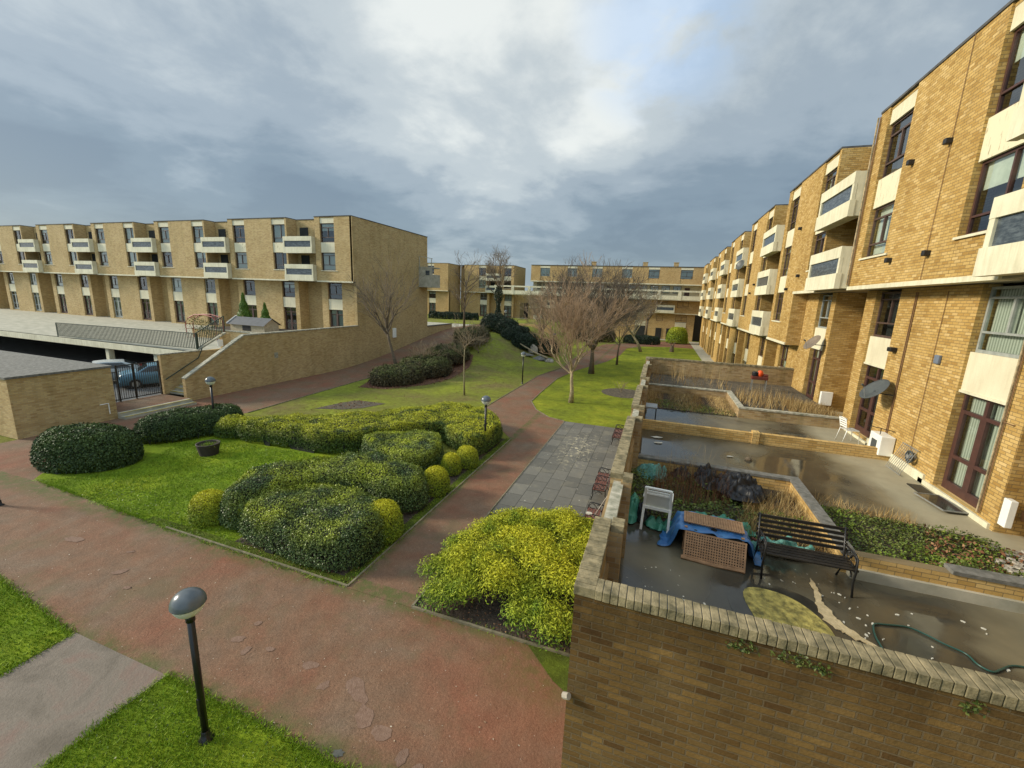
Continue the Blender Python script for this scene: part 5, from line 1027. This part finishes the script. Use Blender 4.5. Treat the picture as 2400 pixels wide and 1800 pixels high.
x, y = rpts([(-10.4, 7.34), (-6.5, 7.3), (-6.5, 9.4), (-6.9, 9.4), (-7, 7.7), (-10.4, 7.9)], 120, rg); o = leaves('bed_litter', np.stack([x, y, x*0+.03], 1), np.tile([0, 0, 1.], (len(x), 1)), .04, 'dead_leaf', seed=5); struct(o, 'stuff'); o['label'] = 'scraps of dead leaves under the front hedge'
def edge_tufts(name, pts, per_m, h, sd, label, off=.05, wid=.014):
    rg = np.random.default_rng(sd); P_ = []
    for a, b in zip(pts[:-1], pts[1:]):
        Ls = math.hypot(b[0]-a[0], b[1]-a[1]); n = int(Ls*per_m); t_ = rg.uniform(0, 1, n); nx, ny = (b[1]-a[1])/Ls, -(b[0]-a[0])/Ls
        amp = np.clip(wob((a[0]+(b[0]-a[0])*t_), (a[1]+(b[1]-a[1])*t_), 7, sd), -.2, 1)*off*1.6; d = np.abs(rg.normal(0, off, n))*np.sign(rg.uniform(-1, 1, n))+amp
        P_.append(np.stack([a[0]+(b[0]-a[0])*t_+nx*d, a[1]+(b[1]-a[1])*t_+ny*d, np.full(n, .012)], 1))
    o = blades(name, np.concatenate(P_), h, wid, 'blade_green', .9, sd); struct(o, 'stuff'); o['label'] = label
edge_tufts('grass_edge', [(-10.5, .5), (-10.5, 4.05), (-14.1, 4.42), (-20, 4.6)], 260, .055, 91, 'ragged grass along the edge of the lower left lawn')
edge_tufts('grass_edge', [(-7.84, .5), (-7.82, 4.1), (-3.8, 3.98), (-2.4, 3.9)], 420, .05, 92, 'ragged grass along the edge of the lower lawn')
edge_tufts('grass_edge', [(-20.3, 7.66), (-13.0, 7.33), (-6.5, 7.22)], 260, .05, 93, 'weeds creeping over the edge of the bright lawn')
edge_tufts('grass_edge', [(-6.46, 7.3), (-6.46, 19)], 160, .05, 94, 'weeds along the kerb of the narrow path')
edge_tufts('grass_edge', [(-4.64, 7.25), (-.6, 7.2)], 90, .05, 95, 'weeds along the kerb of the juniper bed')
rg = np.random.default_rng(77); x, y = rpts([(-20, 4.7), (-10.5, 4.2), (-.6, 3.9), (-.6, 7.1), (-20, 7.5)], 3.2, rg)
o = leaves('path_litter', np.stack([x, y, x*0+.018], 1), np.tile([0, 0, 1.], (len(x), 1)), .035, 'litter_leaf', seed=7, tilt=.25); struct(o, 'stuff'); o['label'] = 'small pale leaves and grit scattered over the red crossing'
# ================================================================ BENCHES ON THE PAVING
def bench_mesh(t, L_, wood, iron, arms, seat_d=.42, bz=.84):
    m = MB()
    for i in range(5): m.box(-L_/2, L_/2, -seat_d+i*.085, -seat_d+i*.085+.065, .42, .445)
    local('seat', m, wood, t); m = MB()
    for i in range(5): z = .50+i*.078; m.box(-L_/2, L_/2, .04+(z-.45)*.28, .062+(z-.45)*.28, z, z+.052)
    local('backrest', m, wood, t)
    for x in arms:
        m = MB(); r = .017
        m.tube([(x, -seat_d-.04, 0), (x, -seat_d+.02, .22), (x, -seat_d-.01, .42), (x, -seat_d+.02, .62), (x, -seat_d+.10, .66), (x, -.12, .64), (x, .06, .62)], r, 6)
        m.tube([(x, .14, 0), (x, .03, .22), (x, .02, .42), (x, .16, .88)], r, 6); m.tube([(x, -seat_d, .40), (x, .03, .40)], r, 6)
        m.tube([(x, -seat_d+.13+.10*math.cos(a), .53+.09*math.sin(a)) if False else (x, -seat_d+.13+.09*math.cos(a), .53+.08*math.sin(a)) for a in np.linspace(0, 5.5, 12)], .013, 5)
        m.tube([(x, -.10+.07*math.cos(a), .53+.07*math.sin(a)) for a in np.linspace(3, 8.5, 12)], .013, 5); m.tube([(x, -.2+.12*math.cos(a), .25+.10*math.sin(a)) for a in np.linspace(.2, 3.0, 8)], .013, 5)
        local('iron_end', m, iron, t, True)
    return t
b1 = thing('park_bench', 'red slatted bench with black scroll arms, middle one beside the wall', 'bench', (-1.22, 14.92, .02), R(-90), 'red benches against the garden wall')
bench_mesh(b1, 1.62, 'wood_red', 'black_iron', (-.76, 0, .76))
dup(b1, (-1.14, 11.9, .02), R(-90), 'red slatted bench with a pale stick leaning on it, nearest the golden shrub'); dup(b1, (-1.2, 21.2, .02), R(-90), 'red slatted bench at the lawn end of the paving')
tag(obj('stick', MB().tube([(-1.3, 12.1, .50), (-.95, 12.75, 1.05), (-.82, 12.78, 1.08)], .015, 6), 'stone_pale'), 'pale walking stick propped on the near red bench', 'stick')
tag(obj('paper_scrap', MB().poly(blob(-1.42, 11.9, .09, .7, 0, 9, 5), .66, .70), 'white_paper'), 'white crumpled scrap on the arm of the near red bench', 'litter')
# ================================================================ TERRACE OBJECTS
bb = thing('park_bench', 'black slatted bench with ornate arms on the wet terrace', 'bench', (2.64, 7.72, 2.6), R(1)); bench_mesh(bb, 1.34, 'wood_black', 'black_iron', (-.63, .63))
pc = thing('plastic_chair', 'white plastic garden chair seen from behind beside the blue tarpaulin', 'chair', (.32, 8.15, 2.6), R(-4)); m = MB()
for x in (-.25, .25):
    m.bar((x, -.10, 0), (x*.96, .02, .50), .045); m.bar((x*.96, .02, .50), (x*.92, -.10, .90), .045); m.bar((x*1.05, .50, 0), (x, .42, .62), .045); m.bar((x, .44, .63), (x, -.02, .66), .05, .025)
m.bar((-.24, -.10, .90), (.24, -.10, .90), .05, .03); m.bar((-.24, -.07, .82), (.24, -.07, .82), .035, .03); m.bar((-.24, -.05, .76), (.24, -.05, .76), .035, .03); m.bar((-.24, .0, .45), (.24, .0, .45), .05)
local('frame', m, 'plastic_white', pc); local('back_panel', MB().quad((-.215, .03, .45), (.215, .03, .45), (.205, -.05, .76), (-.205, -.05, .76)).box(-.22, .22, .02, .46, .42, .45), 'plastic_seat', pc)
# lattice table and tarpaulin
lt = thing('lattice_table', 'brown lattice topped garden table wrapped in blue tarpaulin', 'table', (1.3, 7.8, 2.6), R(-3))
def lattice(nx, ny, w_, d_, z, tilt=0):
    m = MB(); m.box(-w_/2, w_/2, -d_/2, -d_/2+.03, z, z+.02); m.box(-w_/2, w_/2, d_/2-.03, d_/2, z, z+.02)
    m.box(-w_/2, -w_/2+.03, -d_/2, d_/2, z+.001, z+.019); m.box(w_/2-.03, w_/2, -d_/2, d_/2, z+.001, z+.019)
    for i in range(nx): x = -w_/2+(i+.5)*w_/nx; m.box(x-.011, x+.011, -d_/2, d_/2, z+.004, z+.016)
    for i in range(ny): y = -d_/2+(i+.5)*d_/ny; m.box(-w_/2, w_/2, y-.011, y+.011, z+.006, z+.018)
    return m
tp = local('lattice_top', lattice(24, 9, 1.0, .42, .0), 'wood_lattice', lt); tp.location = (0, .18, .47); fp_ = local('lattice_front', lattice(24, 11, .98, .48, .0), 'wood_lattice', lt); fp_.location = (.02, -.38, .22); fp_.rotation_euler = (R(62), 0, 0)
m = MB()
for x in (-.46, .46):
    for y in (-.15, .28): m.box(x-.025, x+.025, y-.025, y+.025, 0, .455)
m.v = []; m.f = []
for x in (-.46, .46):
    for y in (-.15, .28): local('leg', MB().box(x-.025, x+.025, y-.025, y+.025, 0, .455), 'wood_lattice', lt)
local('front_rail', MB().tube([(-.50, -.48, .03), (0, -.50, .02), (.50, -.48, .03)], .035, 6), 'wood_lattice', lt)
local('inside', MB().box(-.45, .45, -.18, .30, .02, .42), 'room_dark', lt)
def cloth(name, x0, x1, y0, y1, fz, mat, label, cat, res=.035, thick=.006, parent=None):
    nx, ny = int((x1-x0)/res), int((y1-y0)/res); m = MB()
    for j in range(ny+1):
        for i in range(nx+1):
            x = x0+(x1-x0)*i/nx; y = y0+(y1-y0)*j/ny; q = fz(x, y); m.v.append(q)
    for j in range(ny):
        for i in range(nx): a = j*(nx+1)+i; m.f.append((a, a+1, a+nx+2, a+nx+1))
    o = obj(name, m, mat, None, True); s = o.modifiers.new('s', 'SOLIDIFY'); s.thickness = thick; return tag(o, label, cat)
def tz(x, y):
    dx = max(abs(x-1.28)-.56, 0); dy = max(abs(y-7.95)-.38, 0); d = math.hypot(dx, dy); z = 3.045-max(0, d)*2.6-.02*abs(math.sin(x*7+y*3)); f = .035*math.sin(x*19+y*7)+.03*math.sin(x*11-y*23)
    return (x+f*.7, y+f*.4, max(2.615+.03*abs(math.sin(x*13+y*17)), z+f*(.9 if d > .03 else .15)))
cloth('blue_tarpaulin', .42, 2.14, 7.58, 8.55, tz, 'tarp_blue', 'crumpled blue tarpaulin draped under the lattice panels', 'tarpaulin')
def wz(cx, cy, rx, ry, h, sd, base=2.66):
    def q(x, y):
        d = math.hypot((x-cx)/rx, (y-cy)/ry); k = max(0, 1-d*d); f = math.sin(x*17+sd)*math.sin(y*21+sd*2)+.6*math.sin((x+y)*31+sd)+.5*math.sin((x-y)*13)
        s = 1 if d < 1 else 1/d
        return (cx+(x-cx)*s*(1+.1*math.sin(math.atan2(y-cy, x-cx)*5+sd)), cy+(y-cy)*s*(1+.1*math.cos(math.atan2(y-cy, x-cx)*4+sd)), base+h*k+.085*f*min(1, k*4)+.03)
    return q
cloth('plastic_sheet', 1.05, 1.95, 10.0, 11.3, wz(1.48, 10.65, .28, .62, .20, 1, 2.82), 'sheet_black', 'narrow strip of torn black plastic sheet on the weeds', 'plastic sheet')
cloth('plastic_sheet', 1.6, 2.85, 9.5, 11.3, wz(2.15, 10.4, .52, .74, .26, 3, 2.80), 'sheet_black', 'large crumpled heap of shiny black plastic sheet in the planter', 'plastic sheet')
cloth('plastic_sheet', .65, 1.2, 10.5, 11.2, wz(.92, 10.85, .25, .28, .10, 6, 2.74), 'sheet_black', 'small scrap of black plastic behind the teal netting', 'plastic sheet')
cloth('garden_netting', -.2, .7, 10.4, 11.3, wz(.22, 10.85, .40, .42, .22, 5, 2.64), 'net_teal', 'teal netting heaped at the corner of the planter', 'netting')
cloth('green_sheet', -.28, 0.0, 8.0, 9.4, wz(-.13, 8.7, .14, .6, .3, 2, 2.61), 'tarp_green', 'green plastic sheet stuffed against the wall behind the chair', 'plastic sheet')
cloth('green_sheet', .1, .75, 8.0, 8.5, wz(.42, 8.25, .32, .16, .12, 7, 2.61), 'tarp_green', 'green crumpled sheet beneath the white plastic chair', 'plastic sheet')
cloth('green_sheet', .7, 2.2, 8.3, 9.0, wz(1.4, 8.62, .8, .22, .16, 9, 2.66), 'tarp_green', 'green sheet edging out behind the blue tarpaulin', 'plastic sheet')
cloth('teal_sheet', 1.95, 3.2, 7.95, 8.5, wz(2.55, 8.2, .6, .18, .22, 4, 2.62), 'net_teal', 'pale teal sheet showing through the black bench slats', 'plastic sheet')
cloth('black_bag', -.1, .35, 8.2, 9.0, wz(.08, 8.55, .18, .3, .22, 8, 2.61), 'sheet_black', 'black bin bag behind the white plastic chair', 'bag')
tag(obj('red_bar', MB().tube([(1.95, 7.9, 2.95), (2.35, 7.85, 2.86), (2.6, 7.75, 2.90)], .022, 6), 'rust_red'), 'red metal bar poking out between tarpaulin and bench', 'bar')
# weeds
def weeds(name, label, polys, dens, mat, z, h=.0, size=.05, seed=1, dry=None, hd=0, layers=.12):
    rg = np.random.default_rng(seed); o = None; t = []
    for pl in polys:
        x, y = rpts(pl, dens, rg); zz_ = z+layers*np.clip(.5+.8*wob(x, y, 4, seed), 0, 1.2)*rg.uniform(0, 1, len(x)); t.append(np.stack([x, y, zz_], 1))
    P_ = np.concatenate(t); o = leaves(name, P_, np.tile([0, 0, 1.], (len(P_), 1)), size, mat, tilt=.8, tip=np.clip(rg.uniform(0, 1, len(P_)), 0, 1), seed=seed); struct(o, 'stuff'); o['label'] = label; return o
PL = [(-.3, 8.3), (3.33, 8.1), (3.33, 11.12), (-.3, 11.12)]; PR = [(3.6, 8.1), (6.2, 8.1), (6.75, 9.4), (6.3, 10.15), (5.2, 10.3), (4.3, 10.4), (3.6, 10.6)]
struct(sheet('planter_soil', PL, 'soil', 2.66, hf=None)); struct(sheet('planter_soil', [(3.56, 8.08), (6.35, 8.08), (6.9, 8.8), (6.75, 9.7), (6.3, 10.2), (3.56, 10.6)], 'soil', 2.70, hf=None))
weeds('weeds', 'green weeds filling the brick planter behind the chair', [[(-.3, 8.6), (2.2, 8.3), (3.3, 9.2), (2.6, 10), (1.4, 10.2), (.6, 11.1), (-.3, 11.1)]], 900, 'leaf_ivy', 2.67, seed=71, size=.055, layers=.28)
weeds('ground_cover', 'ivy and weeds covering the bed right of the black bench', [PR], 1300, 'leaf_ivy', 2.71, seed=72, size=.05, layers=.14)
weeds('ground_cover', 'brown dead leaves among the ivy bed', [[(4.6, 8.1), (6.9, 8.1), (6.9, 9.8), (5.5, 10.2)]], 260, 'dead_leaf', 2.73, seed=73, size=.07, layers=.08)
def stalks(name, label, pl, n, h, mat, z, wid=.012, seed=1, lean=.4):
    rg = np.random.default_rng(seed); x, y = rpts(pl, n, rg); o = blades(name, np.stack([x, y, np.full(len(x), z)], 1), h, wid, mat, lean, seed); struct(o, 'stuff'); o['label'] = label; return o
stalks('dry_grass', 'straw coloured dry grass in the front planter', [(1.8, 8.4), (3.3, 8.2), (3.33, 11.1), (2.2, 9.9)], 700, .26, 'dry_grass', 2.68, seed=81)
stalks('dead_stalks', 'tall brown dead stalks in the front planter', [(.2, 9.2), (1.8, 9.4), (2.0, 11.1), (.3, 11.1)], 330, .45, 'dead_leaf', 2.7, .010, 82, .18)
stalks('dead_stalks', 'pale dry stems rising above the planter coping', [(.6, 10.6), (1.6, 10.6), (1.6, 11.1), (.6, 11.1)], 120, .8, 'dry_grass', 2.7, .008, 83, .2)
stalks('dry_grass', 'bleached grass tufts along the back of the ivy bed', [(3.6, 10.3), (5.6, 10.1), (5.4, 10.7), (3.7, 10.9)], 420, .22, 'dry_grass', 2.66, .012, 84)
stalks('dry_grass', 'ochre dry grass filling the far terrace bed', [(-.3, 18.5), (3.33, 18.5), (3.33, 21.78), (-.3, 21.78)], 420, .15, 'dry_grass', 2.62, .016, 85, .5)
weeds('ground_cover', 'green grass at the front of the far terrace bed', [[(.6, 18.5), (3.33, 18.5), (3.33, 19.6), (.2, 20.4), (-.3, 19.4)]], 500, 'leaf_ivy', 2.63, seed=74, size=.05, layers=.06)
stalks('dead_stalks', 'brown dead stalks in the raised far planter', [(3.6, 19.3), (6.0, 18.8), (6.0, 21.6), (3.6, 21.9)], 90, .6, 'dry_grass', 2.9, .016, 86, .25)
stalks('dry_grass', 'grey dry grass before the narrow glazed door', [(5.2, 18.75), (7.0, 18.75), (7.0, 21.0), (5.6, 21.4)], 420, .25, 'dry_grass', 2.9, .014, 87)
stalks('dead_stalks', 'dark dead stalks against the far terrace wall', [(-.3, 22.1), (3.6, 22.1), (3.6, 25.6), (-.3, 25.6)], 14, .8, 'dry_grass', 2.9, .02, 88, .2)
struct(sheet('planter_soil', [(-.3, 22), (3.5, 22), (3.5, 25.8), (-.3, 25.8)], 'soil_grey', 2.94, hf=None)); struct(sheet('planter_soil', [(3.56, 18.7), (7.0, 18.7), (7.0, 25.8), (3.5, 25.8), (3.5, 22)], 'soil_grey', 2.90, hf=None)); struct(sheet('planter_soil', [(-.3, 18.5), (3.34, 18.5), (3.34, 21.8), (-.3, 21.8)], 'soil', 2.615, hf=None))
weeds('lawn_weeds', 'small clover and weeds in the lower lawn round the nearest lamp post', [[(-7.8, .8), (-2.6, .8), (-2.4, 3.9), (-3.8, 3.95), (-7.75, 4.08)]], 110, 'leaf_ivy', .02, seed=91, size=.035, layers=.04)
weeds('lawn_weeds', 'small clover and weeds along the front edge of the bright lawn', [[(-18, 7.6), (-12.5, 7.35), (-6.6, 7.3), (-6.6, 7.5), (-12, 8.2), (-17, 8.8)]], 90, 'leaf_ivy', .02, seed=92, size=.045, layers=.04)
# rubble at the corner
rd = random.Random(6); m = MB()
for k in range(70):
    x, y = rd.uniform(6.1, 6.9), rd.uniform(8.4, 9.9); r = rd.uniform(.03, .09); a = rd.uniform(0, 3)
    m.poly([(x+r*math.cos(a+t_)*rd.uniform(.7, 1.1), y+r*math.sin(a+t_)*.8) for t_ in (0, 1.2, 2.3, 3.5, 4.8)], 2.70, 2.72+r*.7)
o = obj('rubble', m, 'rubble'); struct(o, 'stuff'); o['label'] = 'pale broken stones beside the ivy bed'
# moss puddle, peeling strip, hose, litter
def flat(name, pts, mat, z, label, cat, t=.004): return tag(obj(name, MB().poly(pts, z-t, z), mat), label, cat)
rp = lambda p, n=2: roundpoly(p, n)
struct(obj('puddle', MB().poly(rp([(1.40, 6.75), (1.75, 7.12), (2.45, 7.12), (2.85, 6.75), (3.0, 6.2), (2.8, 5.4), (1.7, 5.4), (1.45, 6.1)]), 2.6, 2.606), 'puddle_grey'))
struct(obj('moss_patch', MB().poly(rp([(1.62, 6.75), (1.85, 6.98), (2.35, 6.92), (2.62, 6.6), (2.75, 6.2), (2.6, 5.5), (1.9, 5.4), (1.75, 6.1)]), 2.602, 2.612), 'moss_yellow'), 'structure', 'yellow mossy patch on the wet terrace')
q = random.Random(9); s1 = [(2.80, 7.56), (2.78, 7.2), (2.72, 6.85), (2.80, 6.55), (2.95, 6.32), (3.22, 6.16)]; wd = [.008, .04, .07, .09, .07, .03]
lft = []; rgt = []
for (x, y), w_ in zip(s1, wd): lft.append((x-w_*q.uniform(.7, 1.3), y-w_*.4)); rgt.append((x+w_*q.uniform(.7, 1.3), y+w_*.4))
def jag(ps):
    o_ = []
    for (ax, ay), (bx_2, by_2) in zip(ps[:-1], ps[1:]):
        for k in range(7): t_ = k/7; a_ = q.gauss(0, .013); o_.append((ax+(bx_2-ax)*t_+a_, ay+(by_2-ay)*t_+q.gauss(0, .013)))
    return o_+[ps[-1]]
flat('felt_strip', jag(lft)+jag(rgt[::-1]), 'felt_strip', 2.622, 'torn beige strip of roofing felt on the wet terrace', 'felt strip', .012)
hp = [(3.24, 6.18), (3.25, 6.4), (3.30, 6.60), (3.36, 6.70), (3.50, 6.74), (3.78, 6.80), (3.95, 6.72), (4.10, 6.6), (4.27, 6.50), (4.30, 6.34), (4.40, 6.26), (4.55, 6.36), (4.72, 6.48), (4.95, 6.52), (5.3, 6.5)]
hpp = []
for i in range(len(hp)-1):
    for t_ in (0, .25, .5, .75): 
        p0, p1, p2, p3 = hp[max(i-1, 0)], hp[i], hp[i+1], hp[min(i+2, len(hp)-1)]
        hpp.append(tuple(.5*((2*p1[k])+(-p0[k]+p2[k])*t_+(2*p0[k]-5*p1[k]+4*p2[k]-p3[k])*t_**2+(-p0[k]+3*p1[k]-3*p2[k]+p3[k])*t_**3) for k in (0, 1))+(2.618,))
tag(obj('garden_hose', MB().tube(hpp, .013, 6), 'hose_green', None, True), 'dark green hose looping across the wet terrace', 'hose')
m = MB(); rd = random.Random(14)
for k in range(42):
    x = rd.choice([2.95, 3.1, 3.3, 3.5, 2.2, 3.9, 4.8])+rd.gauss(0, .14); y = rd.uniform(6.0, 7.3); r = rd.uniform(.004, .018); a = rd.uniform(0, 3); 
    m.poly([(x+r*math.cos(t_)*math.cos(a)*1.8-r*math.sin(t_)*math.sin(a), y+r*math.cos(t_)*math.sin(a)*1.8+r*math.sin(t_)*math.cos(a)) for t_ in (0, 1.1, 2.4, 3.6, 5)], 2.60, 2.611)
o = obj('paint_flakes', m, 'white_paper'); struct(o, 'stuff'); o['label'] = 'white flakes scattered round the torn felt strip'
for x, y, r, lab in ((.30, 14.3, .17, 'white torn board lying farther out on the wet terrace'), (.36, 13.72, .15, 'white torn board nearer the planter on the wet terrace'), (2.38, 13.35, .09, 'small pale scrap on the middle terrace')): flat('board_scrap', blob(x, y, r, .55, .3, 9, int(x*50)), 'white_paper', 2.625, lab, 'litter')
tag(obj('dark_stone', MB().lathe([(.09, 0), (.10, .04), (.06, .08), (.001, .09)], (2.86, 13.3, 2.6), 9), 'bark_brown'), 'small dark lump on the middle terrace', 'stone')
bk = thing('bucket', 'grey plastic tub at the right edge beside the low wall', 'bucket', (5.62, 7.55, 2.6)); obj('tub', MB().lathe([(.12, 0), (.16, .34), (.175, .34), (.15, .30), (.12, .02)], (5.62, 7.55, 2.6), 18), 'dish_grey', bk, True)
# side table by the wall
tb_ = thing('side_table', 'small white topped table with black legs by the garden wall', 'table', (.02, 16.9, 2.6)); obj('table_top', MB().box(-.2, .25, 16.6, 17.3, 3.02, 3.07), 'metal_grey', tb_)
for x, y in ((-.17, 16.65), (.22, 16.65), (-.17, 17.25), (.22, 17.25)): obj('leg', MB().bar((x, y, 2.6), (x, y, 3.02), .035), 'black_iron', tb_)
# white metal chair
mc = thing('metal_chair', 'white perforated metal chair facing the red framed door', 'chair', (6.45, 16.75, 2.6), R(100)); m = MB()
for x in (-.19, .19): m.tube([(x*1.1, -.24, 0), (x, -.20, .44), (x, .18, .45), (x*1.05, .26, 0)], .014, 6); m.tube([(x, .17, .44), (x*.95, .27, .84)], .014, 6)
m.tube([(-.18, .27, .84), (0, .29, .87), (.18, .27, .84)], .014, 6)
local('frame', m, 'plastic_white', mc, True); m = MB()
for i in range(6): m.box(-.20+i*.07, -.155+i*.07, -.21, .19, .445, .46)
for i in range(3): m.box(-.2, .2, -.2+i*.16, -.16+i*.16, .446, .461)
local('seat', m, 'plastic_white', mc); m = MB()
for i in range(4): m.bar((-.18, .20+i*.022, .56+i*.08), (.18, .20+i*.022, .56+i*.08), .012, .045)
local('backrest', m, 'plastic_white', mc)
ac = thing('air_unit', 'white boxed air unit with dark fan hole below the bracket', 'air unit', (6.8, 15.5, 2.65)); obj('casing', MB().box(6.62, 6.98, 15.05, 15.75, 2.75, 3.34), 'plastic_white', ac, bevel=.02)
obj('fan_grille', MB().box(6.60, 6.62, 15.25, 15.55, 2.88, 3.16), 'dish_grey', ac)
tag(obj('wall_bracket', MB().tube([(6.98, 15.2, 3.5), (6.4, 15.5, 3.55)], .012, 5).tube([(6.7, 15.35, 3.52), (6.7, 15.35, 3.25), (6.85, 15.3, 3.1)], .012, 5), 'black_iron'), 'thin black bracket above the white air unit', 'bracket')
def dish(label, c, d, r, mat, arm):
    t = thing('satellite_dish', label, 'satellite dish', c); d = Vector(d).normalized(); a = d.cross(Vector((0, 0, 1))).normalized(); b = a.cross(d); m = MB(); n = 24; rings = 6; cc_ = Vector(c)
    for k in range(rings+1):
        rr = r*k/rings; 
        for j in range(n): an = 2*math.pi*j/n; m.v.append(tuple(cc_+a*rr*math.cos(an)+b*rr*math.sin(an)+d*(.22*r*(rr/r)**2)))
    for k in range(rings):
        for j in range(n): p0 = k*n+j; p1 = k*n+(j+1) % n; m.f.append((p0, p1, p1+n, p0+n))
    o = obj('reflector', m, mat, t, True); s = o.modifiers.new('s', 'SOLIDIFY'); s.thickness = .012
    obj('feed_arm', MB().tube([tuple(cc_-b*r*.9), tuple(cc_+d*r*.8-b*r*.35)], .012, 6), 'metal_grey', t); f_ = cc_+d*r*.8-b*r*.35; obj('receiver', MB().tube([tuple(f_), tuple(f_+d*.09)], .028, 8), 'dish_grey', t)
    obj('bracket', MB().tube([tuple(cc_), tuple(cc_-d*.10), tuple(arm)], .018, 6), 'black_iron', t); return t
dish('large dark satellite dish beside the red framed door', (6.62, 15.95, 4.57), (-.80, -.1, .75), .43, 'dish_grey', (7.0, 15.75, 4.5))
dish('brown satellite dish above the narrow glazed door', (6.6, 22.3, 5.5), (-.75, -.15, .6), .40, 'dish_brown', (7.0, 22.0, 5.45))
dish('small grey satellite dish high on the third set of flats', (5.6, 38.6, 10.2), (-.8, -.5, .3), .40, 'dish_grey', (6.3, 38.8, 10.1))
hr = thing('hose_reel', 'coiled hose reel hung on the brick between the doors', 'hose reel', (6.9, 14.0, 3.1)); m = MB()
for k in range(6): m.tube([(6.86+.02*(k % 3), 14.0+(.17-.012*k)*math.cos(a), 3.12+(.17-.012*k)*math.sin(a)) for a in np.linspace(0, 6.28, 20)], .012, 5, False)
obj('coil', m, 'dish_grey', hr); obj('hub', MB().tube([(6.82, 14.0, 3.12), (7.0, 14.0, 3.12)], .06, 10), 'metal_grey', hr)
dr_ = thing('drying_rack', 'folded pale wire drying rack leaning against the wall', 'drying rack', (6.7, 14.1, 2.6)); m = MB()
for k in range(9): y = 13.75+k*.09; m.bar((6.62, y, 2.66), (6.94, y+.1, 3.35), .010)
m.bar((6.62, 13.72, 2.64), (6.62, 14.5, 2.64), .018); m.bar((6.94, 13.8, 3.36), (6.94, 14.6, 3.36), .018); obj('wires', m, 'metal_grey', dr_)
gt_ = thing('glass_pane', 'old framed glass sheet lying outside the near glazed doors', 'glass sheet', (6.7, 12.0, 2.63), R(8)); local('glass_top', MB().box(-.28, .22, -.45, .45, .03, .04), 'puddle_grey', gt_); local('frame', MB().bar((-.29, -.46, .035), (-.29, .46, .035), .025).bar((.23, -.46, .035), (.23, .46, .035), .025).bar((-.29, .46, .035), (.23, .46, .035), .025).bar((-.29, -.46, .035), (.23, -.46, .035), .025), 'metal_grey', gt_)
tag(obj('door_mat', MB().box(6.55, 6.85, 12.6, 13.2, 2.60, 2.625), 'box_black'), 'dark mat rolled beside the glass sheet', 'mat')
# barbecue with orange lid
bq = thing('barbecue', 'rusty barbecue trough with an orange ball shaped lid by the far wall', 'barbecue', (5.0, 23.6, 2.9)); obj('trough', MB().box(4.62, 5.35, 23.45, 23.75, 3.45, 3.62), 'rust_red', bq, bevel=.03)
for x in (4.68, 5.29): 
    for y in (23.48, 23.72): obj('leg', MB().bar((x, y, 2.9), (x, y, 3.45), .03), 'metal_grey', bq)
obj('black_cover', MB().poly(circ(4.78, 23.6, .16, .14, 10), 3.62, 3.84), 'sheet_black', bq, bevel=.05); obj('orange_lid', MB().lathe([(.001, .30), (.09, .27), (.14, .17), (.14, .08), (.10, .0)], (4.99, 23.6, 3.62), 16), 'orange', bq, True); obj('red_cushion', MB().box(5.12, 5.34, 23.48, 23.72, 3.62, 3.74), 'rust_red', bq, bevel=.03)
# rocks on the lawn
def rock(label, x, y, r, h, mat, sd, z=0):
    q = random.Random(sd); m = MB(); m.lathe([(1, 0), (1.05, .25), (.9, .6), (.6, .9), (.001, 1)], (0, 0, 0), 12); s = math.sin(q.random()*3)
    m.v = [(x+vx*r*(1+.18*math.sin(3*math.atan2(vy, vx)+sd)+.1*math.sin(7*vx+sd)), y+vy*r*.7*(1+.15*math.sin(5*vx+sd)), z+vz*h*(1+.2*math.sin(4*vx+3*vy+sd))) for vx, vy, vz in m.v]
    return tag(obj('rock', m, mat), label, 'rock', 'rocks beside the curving path')
rock('broad flat dark rock left of the pale boulder', -14.3, 46.2, .9, .25, 'stone_grey', 1, .5); rock('broad low dark rock right of the pale boulder', -12.3, 46.4, 1.1, .4, 'stone_grey', 2, .1); rock('upright pale boulder above the low dark rocks', -13.9, 48.2, .55, 1.0, 'stone_pale', 3, .6); rock('small pale rock at the right end of the rock group', -11.2, 45.8, .5, .35, 'stone_pale', 4, 0)
o = tag(obj('fallen_branch', MB().tube([(-15.2, 47, 1.7), (-13.2, 46.3, .9), (-11.5, 45.8, .45)], [.05, .09, .11], 7), 'bark_tan'), 'fallen pale branch lying over the rocks', 'branch')
tag(obj('paving_steps', MB().box(-26.3, -23.2, 56.5, 57.0, 2.45, 2.74).box(-25.8, -23.2, 54.2, 54.6, 2.40, 2.62), 'brick_garden'), 'low brick steps at the top of the ramp', 'steps')
tag(obj('podium_wall', MB().box(-24.5, -16, 65, 65.3, 1.2, 2.9), 'brick_far'), 'low brick wall at the top of the grass bank', 'wall')
